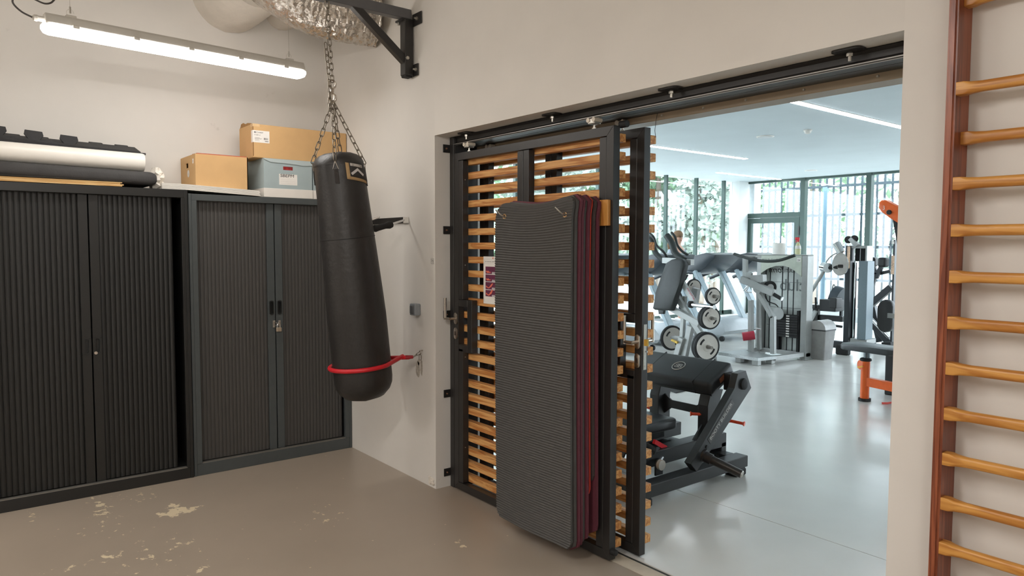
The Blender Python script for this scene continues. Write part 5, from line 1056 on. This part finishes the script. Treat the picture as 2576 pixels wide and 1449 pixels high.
# ---------------------------------------------------------------- cable machine
cm = thing('cable_column', 'dark cable column with grey weight shroud and chrome arm near the windows', 'gym machine', (.5, 8.2, 0))
yc = 8.1
DK = M('graphite frame steel', (38, 42, 47), .4, 0, .05, 20); SH = M('grey perforated shroud', (120, 134, 142), .45, .2, .06, 60)
def E(n, u0, u1, v0, v1, dy, th, m, bev=.005, par=None):
    a, b = A(u0, v1, yc+dy), A(u1, v0, yc+dy); return obj(n, MB().box(a.x, b.x, yc+dy, yc+dy+th, a.z, b.z, bev), m, par or cm)
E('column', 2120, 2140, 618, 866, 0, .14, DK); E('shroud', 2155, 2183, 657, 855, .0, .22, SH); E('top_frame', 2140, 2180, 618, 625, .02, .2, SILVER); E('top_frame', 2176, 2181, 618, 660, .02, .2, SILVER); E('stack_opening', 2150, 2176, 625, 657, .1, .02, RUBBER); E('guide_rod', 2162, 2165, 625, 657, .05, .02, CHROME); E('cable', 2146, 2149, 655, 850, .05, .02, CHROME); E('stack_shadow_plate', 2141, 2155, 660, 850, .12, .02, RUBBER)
E('base_frame', 2138, 2180, 855, 862, 0, .3, SILVER); E('base_foot', 2100, 2132, 870, 892, -.1, .12, RUBBER, .02); E('base_beam', 2075, 2140, 862, 872, .2, .1, DK); E('instruction_card', 2130, 2139, 620, 675, -.006, .004, M('orange white card', (226, 190, 160), .6, 0, .3, 40))
for k, (u, v) in enumerate(((2135, 603), (2150, 601))): c = A(u, v, yc+.02*k); obj('pulley', MB().rings([(c, .05), (c+V((.01, -.03, 0)), .055), (c+V((.012, -.035, 0)), .02)], 20), RUBBER, cm)
obj('pulley_bracket', MB().bar(A(2140, 600, yc), A(2158, 618, yc), .06, .08, (0, 1, 0)), SILVER, cm)
c = A(2113, 668, yc-.25); pl2 = [(1.00*math.cos(a)*.11, (1.28 if math.sin(a) > 0 else 1.0)*math.sin(a)*.15) for a in [2*math.pi*i/24 for i in range(24)]]
obj('cam_plate', MB().prism(pl2, c, V((.9, .3, 0)).normalized(), Z, (.0, .02, 0)), M('polished steel plate', (206, 212, 214), .2, .7), cm, smooth=True, angle=35); obj('cam_emblem', MB().prism(rrect(.07, .05, .012), c+V((.01, -.004, -.01)), V((.9, .3, 0)).normalized(), Z, (0, -.004, 0)), INK, cm)
obj('arm_cylinder', MB().cyl(A(2103, 612, yc-.25), A(2116, 636, yc-.25), .065, .055, 20), CHROME, cm, smooth=True, angle=35); obj('pivot_disc', MB().cyl(A(2072, 672, yc-.2), A(2083, 674, yc-.28), .075, .075, 24), CHROME, cm, smooth=True, angle=35); pipe('arm_tube', [A(2075, 676, yc-.2), A(2062, 700, yc-.2), A(2042, 732, yc-.2)], .028, SILVER, cm); pipe('arm_link', [A(2078, 660, yc-.2), A(2090, 645, yc-.22), A(2106, 636, yc-.25)], .012, SILVER, cm); obj('arm_axle', MB().cyl(A(2083, 674, yc-.25), A(2108, 672, yc-.25), .03, .03, 12), RUBBER, cm)
# seats behind
sr = thing('leg_machine', 'dark seated leg machine low in front of the far windows', 'gym machine', at(2080, 860, z=0)); yl_ = 8.9
def F_(n, u0, u1, v0, v1, dy, th, m, par, y=8.9, bev=.015):
    a, b = at(u0, v1, y=y+dy), at(u1, v0, y=y+dy); return obj(n, MB().box(a.x, b.x, y+dy, y+dy+th, a.z, b.z, bev, 2), m, par)
F_('seat_pad', 2060, 2102, 755, 782, 0, .3, LEATHER, sr); F_('side_pad', 2085, 2104, 750, 775, -.1, .2, LEATHER, sr); F_('seat_rail', 2036, 2065, 768, 776, 0, .2, FR, sr); F_('post', 2042, 2057, 776, 822, .05, .1, FR, sr); F_('base_beam', 2056, 2118, 796, 805, .1, .1, FR, sr); F_('base_beam', 2060, 2120, 826, 872, .25, .1, FR, sr, bev=.004) if False else F_('base_beam', 2056, 2122, 862, 871, .1, .12, FR, sr)
pipe('handle', [at(2052, 775, y=8.85), at(2052, 760, y=8.85), at(2052, 748, y=8.85)], .016, RUBBER, sr); obj('weight_drum', MB().cyl(at(2098, 745, y=9.2), at(2118, 752, y=9.2), .19, .19, 24), M('dark drum', (56, 66, 74), .4), sr, smooth=True, angle=35); obj('drum_ring', MB().tube([at(2097, 745, y=9.15)+V((0, 0, 0))+V((.03*math.cos(a), 0, .20*math.sin(a))) for a in [2*math.pi*i/20 for i in range(20)]], .012, 6, True), SILVER, sr); F_('rear_post', 2110, 2118, 740, 800, .35, .08, DK, sr); pipe('foot_bar', [at(2078, 818, y=8.9), at(2088, 818, y=8.9), at(2118, 822, y=8.9)], .02, RUBBER, sr); F_('foot', 2060, 2082, 858, 876, .1, .12, RUBBER, sr)
obj('diagonal_brace', MB().bar(at(2034, 815, y=8.8), at(2052, 782, y=8.8), .05, .05, (0, 1, 0)), SILVER, sr)
# dark press machine at the right
dm_ = thing('press_machine', 'dark pressing machine with angled arms and tall post beside the wall edge', 'gym machine', at(2225, 870, z=0)); yd = 9.2
db = lambda n, a, b, w_, h_, dy=0., m=DK: obj(n, MB().bar(at(a[0], a[1], y=yd+dy), at(b[0], b[1], y=yd+dy), w_, h_, (0, 1, 0), .005), m, dm_)
F_('post', 2238, 2252, 603, 875, .0, .16, DK, dm_, y=yd, bev=.004); F_('number_card', 2243, 2250, 607, 614, -.006, .005, WHITE, dm_, y=yd, bev=.001); F_('instruction_card', 2241, 2250, 643, 690, -.006, .005, M('orange white card', (226, 190, 160), .6), dm_, y=yd, bev=.001)
for (u0, u1, v0, v1) in ((2184, 2200, 647, 671), (2206, 2228, 648, 672)): F_('arm_pad', u0, u1, v0, v1, -.1, .15, LEATHER, dm_, y=yd, bev=.03)
db('arm', (2197, 668), (2205, 690), .06, .06); db('arm', (2203, 685), (2187, 750), .06, .06); db('arm', (2218, 668), (2204, 700), .06, .06); db('cross_bar', (2205, 690), (2240, 682), .05, .05, .05); db('boom', (2180, 775), (2243, 722), .10, .10, .05); db('boom', (2183, 800), (2238, 862), .10, .10, .1); db('frame', (2195, 770), (2215, 860), .10, .10, .3); db('link', (2183, 795), (2235, 850), .03, .03, 0, CHROME); db('foot', (2178, 862), (2200, 862), .12, .12, 0, RUBBER); db('foot', (2222, 870), (2245, 870), .12, .12, -.1, RUBBER)
obj('round_pad', MB().prism([(q[0], q[1]) for q in rrect(.21, .50, .10, 6)], at(2235, 794, y=yd-.45), V((.8, .6, 0)), Z, (0, -.12, 0), .03), LEATHER, dm_, smooth=True, angle=45); obj('pad_strap', MB().box(*[f for f in (at(2232, 798, y=yd-.6).x, at(2252, 798, y=yd-.6).x, yd-.6, yd-.57, at(2235, 800, y=yd-.6).z, at(2235, 788, y=yd-.6).z)]), STEEL, dm_)
# rowing machine glimpsed by the glass
# ---------------------------------------------------------------- orange bench
ob = thing('orange_bench', 'orange framed gym bench with black seat in front of the wall edge', 'gym bench', (2.3, 5.05, 0))
obj('post', MB().cyl((2.168, 5.05, .012), (2.168, 5.05, .43), .044, .044, 24), ORANGE, ob, 'orange round post', smooth=True, angle=35); obj('floor_cap', MB().cyl((2.168, 5.05, 0), (2.168, 5.05, .03), .062, .062, 24), RUBBER, ob, smooth=True, angle=35); obj('collar', MB().rings([((2.168, 5.05, .425), .05), ((2.168, 5.05, .435), .06), ((2.168, 5.05, .452), .055), ((2.168, 5.05, .46), .04)], 24), RUBBER, ob, smooth=True, angle=35); obj('seat_tube', MB().cyl((2.178, 5.05, .44), (2.178, 5.05, .54), .030, .030, 16), M('gunmetal tube', (96, 104, 108), .3, .8), ob, smooth=True, angle=35)
obj('seat', MB().prism(rrect(.62, .34, .07, 5), (2.25, 5.06, .535), V((.985, -.17, 0)), V((.17, .985, 0)), (0, 0, .062), .016), M('black bench vinyl', (44, 48, 50), .35, 0, .06, 20, .1, 200), ob, smooth=True, angle=40)
obj('side_beam', MB().bar((2.19, 5.05, .21), (2.75, 4.98, .19), .06, .09), ORANGE, ob); obj('lock_disc', MB().cyl((2.118, 5.03, .38), (2.13, 5.05, .38), .05, .05, 20), ORANGE, ob, smooth=True, angle=35); obj('lock_lever', MB().bar((2.11, 5.0, .355), (2.17, 4.99, .375), .012, .016), M('yellow lever', (236, 170, 60), .4), ob); obj('rear_foot', MB().box(2.70, 2.80, 4.9, 5.06, 0, .25, .01), ORANGE, ob)
om = thing('orange_press_arm', 'orange rounded machine arm high up beside the wall edge', 'gym machine', at(2262, 870, y=5.6)); om.location.z = 0; ORG[om.name] = V(om.location); yo = 5.6
slab('arm_shell', [(2209, 522), (2210, 510), (2217, 503), (2226, 503), (2262, 522), (2300, 540), (2300, 585), (2258, 560), (2235, 546), (2215, 532)], yo, .12, ORANGE, om, .015); c = at(2237, 534, y=yo-.004); obj('pivot_cap', MB().rings([(c, .026), (c-Y*.012, .026), (c-Y*.016, .018)], 18), RUBBER, om); text('arm_lettering', '3', at(2221, 528, y=yo-.002), X, Z, .02, WHITE, om, .045, .003)
slab('support_post', [(2245, 552), (2266, 562), (2275, 640), (2275, 900), (2262, 900), (2262, 640), (2254, 600)], yo+.03, .08, FR, om, .006)
a_ = at(2268, 893, y=yo+.07); obj('support_foot', MB().box(a_.x-.12, a_.x+.16, yo-.05, yo+.25, 0, max(.03, a_.z+.02), .01), FR, om)
# red shoe-like strap on floor beside the wall edge
c = at(2232, 1018, z=0); t = thing('handle_strap', 'small coral red strap handle lying on the gym floor by the wall edge', 'strap', c); obj('strap_loop', MB().tube([c+V((-.05, -.01, .008)), c+V((-.01, .02, .010)), c+V((.05, .03, .03)), c+V((.12, .03, .02))], .014, 8, sy=.5), M('coral strap', (222, 96, 88), .6), t, smooth=True); obj('strap_buckle', MB().box(c.x+.06, c.x+.12, c.y-.01, c.y+.05, .0, .045, .005), RUBBER, t)
# ---------------------------------------------------------------- outside
S('ground', MB().box(-45, 40, GY1+.2, 60, -.4, -.2), M('pale paving', (206, 204, 198), .9, 0, .08, 1)); S('ground_side', MB().box(-45, GX0-.2, -10, GY1+.2, -.4, -.2), M('pale paving', (206, 204, 198), .9))
YF = 14.5
fe = thing('bar_fence', 'blue grey steel bar fence standing outside the far windows', 'fence', (0, YF, -.2)); fm = M('blue grey fence steel', (40, 56, 63), .5, .2, .04, 10)
pm_ = MB().box(-5.42, -5.375, YF-.012, YF+.012, -.2, 3.4); b0 = obj('bar', pm_, fm, fe)
for i in range(1, 40): inst(b0, (.1735*i, 0, 0), fe)
for zz in (3.08, 2.38, 1.60, .82): obj('rail', MB().box(-5.5, 2.0, YF-.03, YF+.03, zz, zz+.06), fm, fe)
for xx in (-5.5, -3.34, -.85, 1.6): obj('fence_post', MB().box(xx-.06, xx+.06, YF-.05, YF+.05, -.2, 3.1), M('pale blue fence post', (96, 122, 136), .5), fe)
S('wall_outside', MB().box(-4.97, -4.40, GY1+.22, GY1+.5, -.2, 3.4), M('white render', (222, 226, 228), .8))
leafm = M('sunlit leaf', (116, 148, 112), .6, 0, .35, 2.5); leafm2 = M('pale grey green leaf', (144, 156, 146), .6, 0, .3, 2.5)
def tree(x, y, h, r, mt, label, n=2600, s=.16, seed=1):
    g = random.Random(seed); t = thing('tree', label, 'tree', (x, y, -.2), 'trees outside the gym windows')
    obj('trunk', MB().tube([(x, y, -.2), (x+.1, y, h*.3), (x-.1, y+.1, h*.6), (x, y, h*.85)], .14, 8, rs=[.16, .13, .1, .05]), M('bark', (126, 112, 98), .9), t, smooth=True)
    cl = [(g.uniform(-r, r)*.8, g.uniform(-r, r)*.8, g.uniform(.2, 1.0)*h) for _ in range(26)]
    m_ = MB(); bmv = m_.bm
    for i in range(n):
        c = g.choice(cl); d = V((g.gauss(0, 1), g.gauss(0, 1), g.gauss(0, 1))).normalized()*(g.random()**.5)*r*.42
        p = V((x+c[0], y+c[1], c[2]))+d; a = V((g.gauss(0, 1), g.gauss(0, 1), g.gauss(0, 1))).normalized(); b = a.orthogonal().normalized(); k = s*g.uniform(.5, 1.2)
        vs = [bmv.verts.new(p+a*k*q[0]+b*k*q[1]) for q in ((-1, 0), (0, -.55), (1, 0), (0, .55))]; bmv.faces.new(vs)
    o = obj('foliage', m_, mt, t, kind='stuff'); return t
tl = [(-10.5, 6.5, 5.0, 1.7, leafm2), (-11.5, 9.3, 5.5, 1.8, leafm), (-10.6, 12.2, 5.2, 1.7, leafm2), (-12.5, 15.3, 6.0, 2.0, leafm), (-9.5, 18.5, 5.2, 1.9, leafm2), (-6.4, 19.5, 5.5, 1.8, leafm), (-3.3, 20.5, 5.0, 1.8, leafm2), (-.6, 19.4, 5.4, 1.8, leafm), (-12.5, 3.3, 5.4, 1.9, leafm), (-7.9, 15.6, 4.6, 1.3, leafm2), (-10.2, 16.4, 5.4, 1.5, leafm)]
nm_ = ['pale tree outside, seen low between the door slats', 'green tree outside behind the second row of slats', 'pale tree outside the glass behind the treadmills', 'green tree outside the glass behind the white column', 'pale tree beyond the fence behind the glazed door', 'green tree beyond the fence right of the glazed door', 'pale tree beyond the fence behind the cable column', 'green tree beyond the fence beside the wall edge', 'green tree outside seen through the first slat gaps', 'small pale tree outside the glass just beside the white column', 'bushy green tree outside the glass above the farthest treadmill']
for i, (q, nm2) in enumerate(zip(tl, nm_)): tree(q[0], q[1], q[2], q[3], q[4], nm2, n=1500 if q[1] > 18 else 2600, seed=i+3)
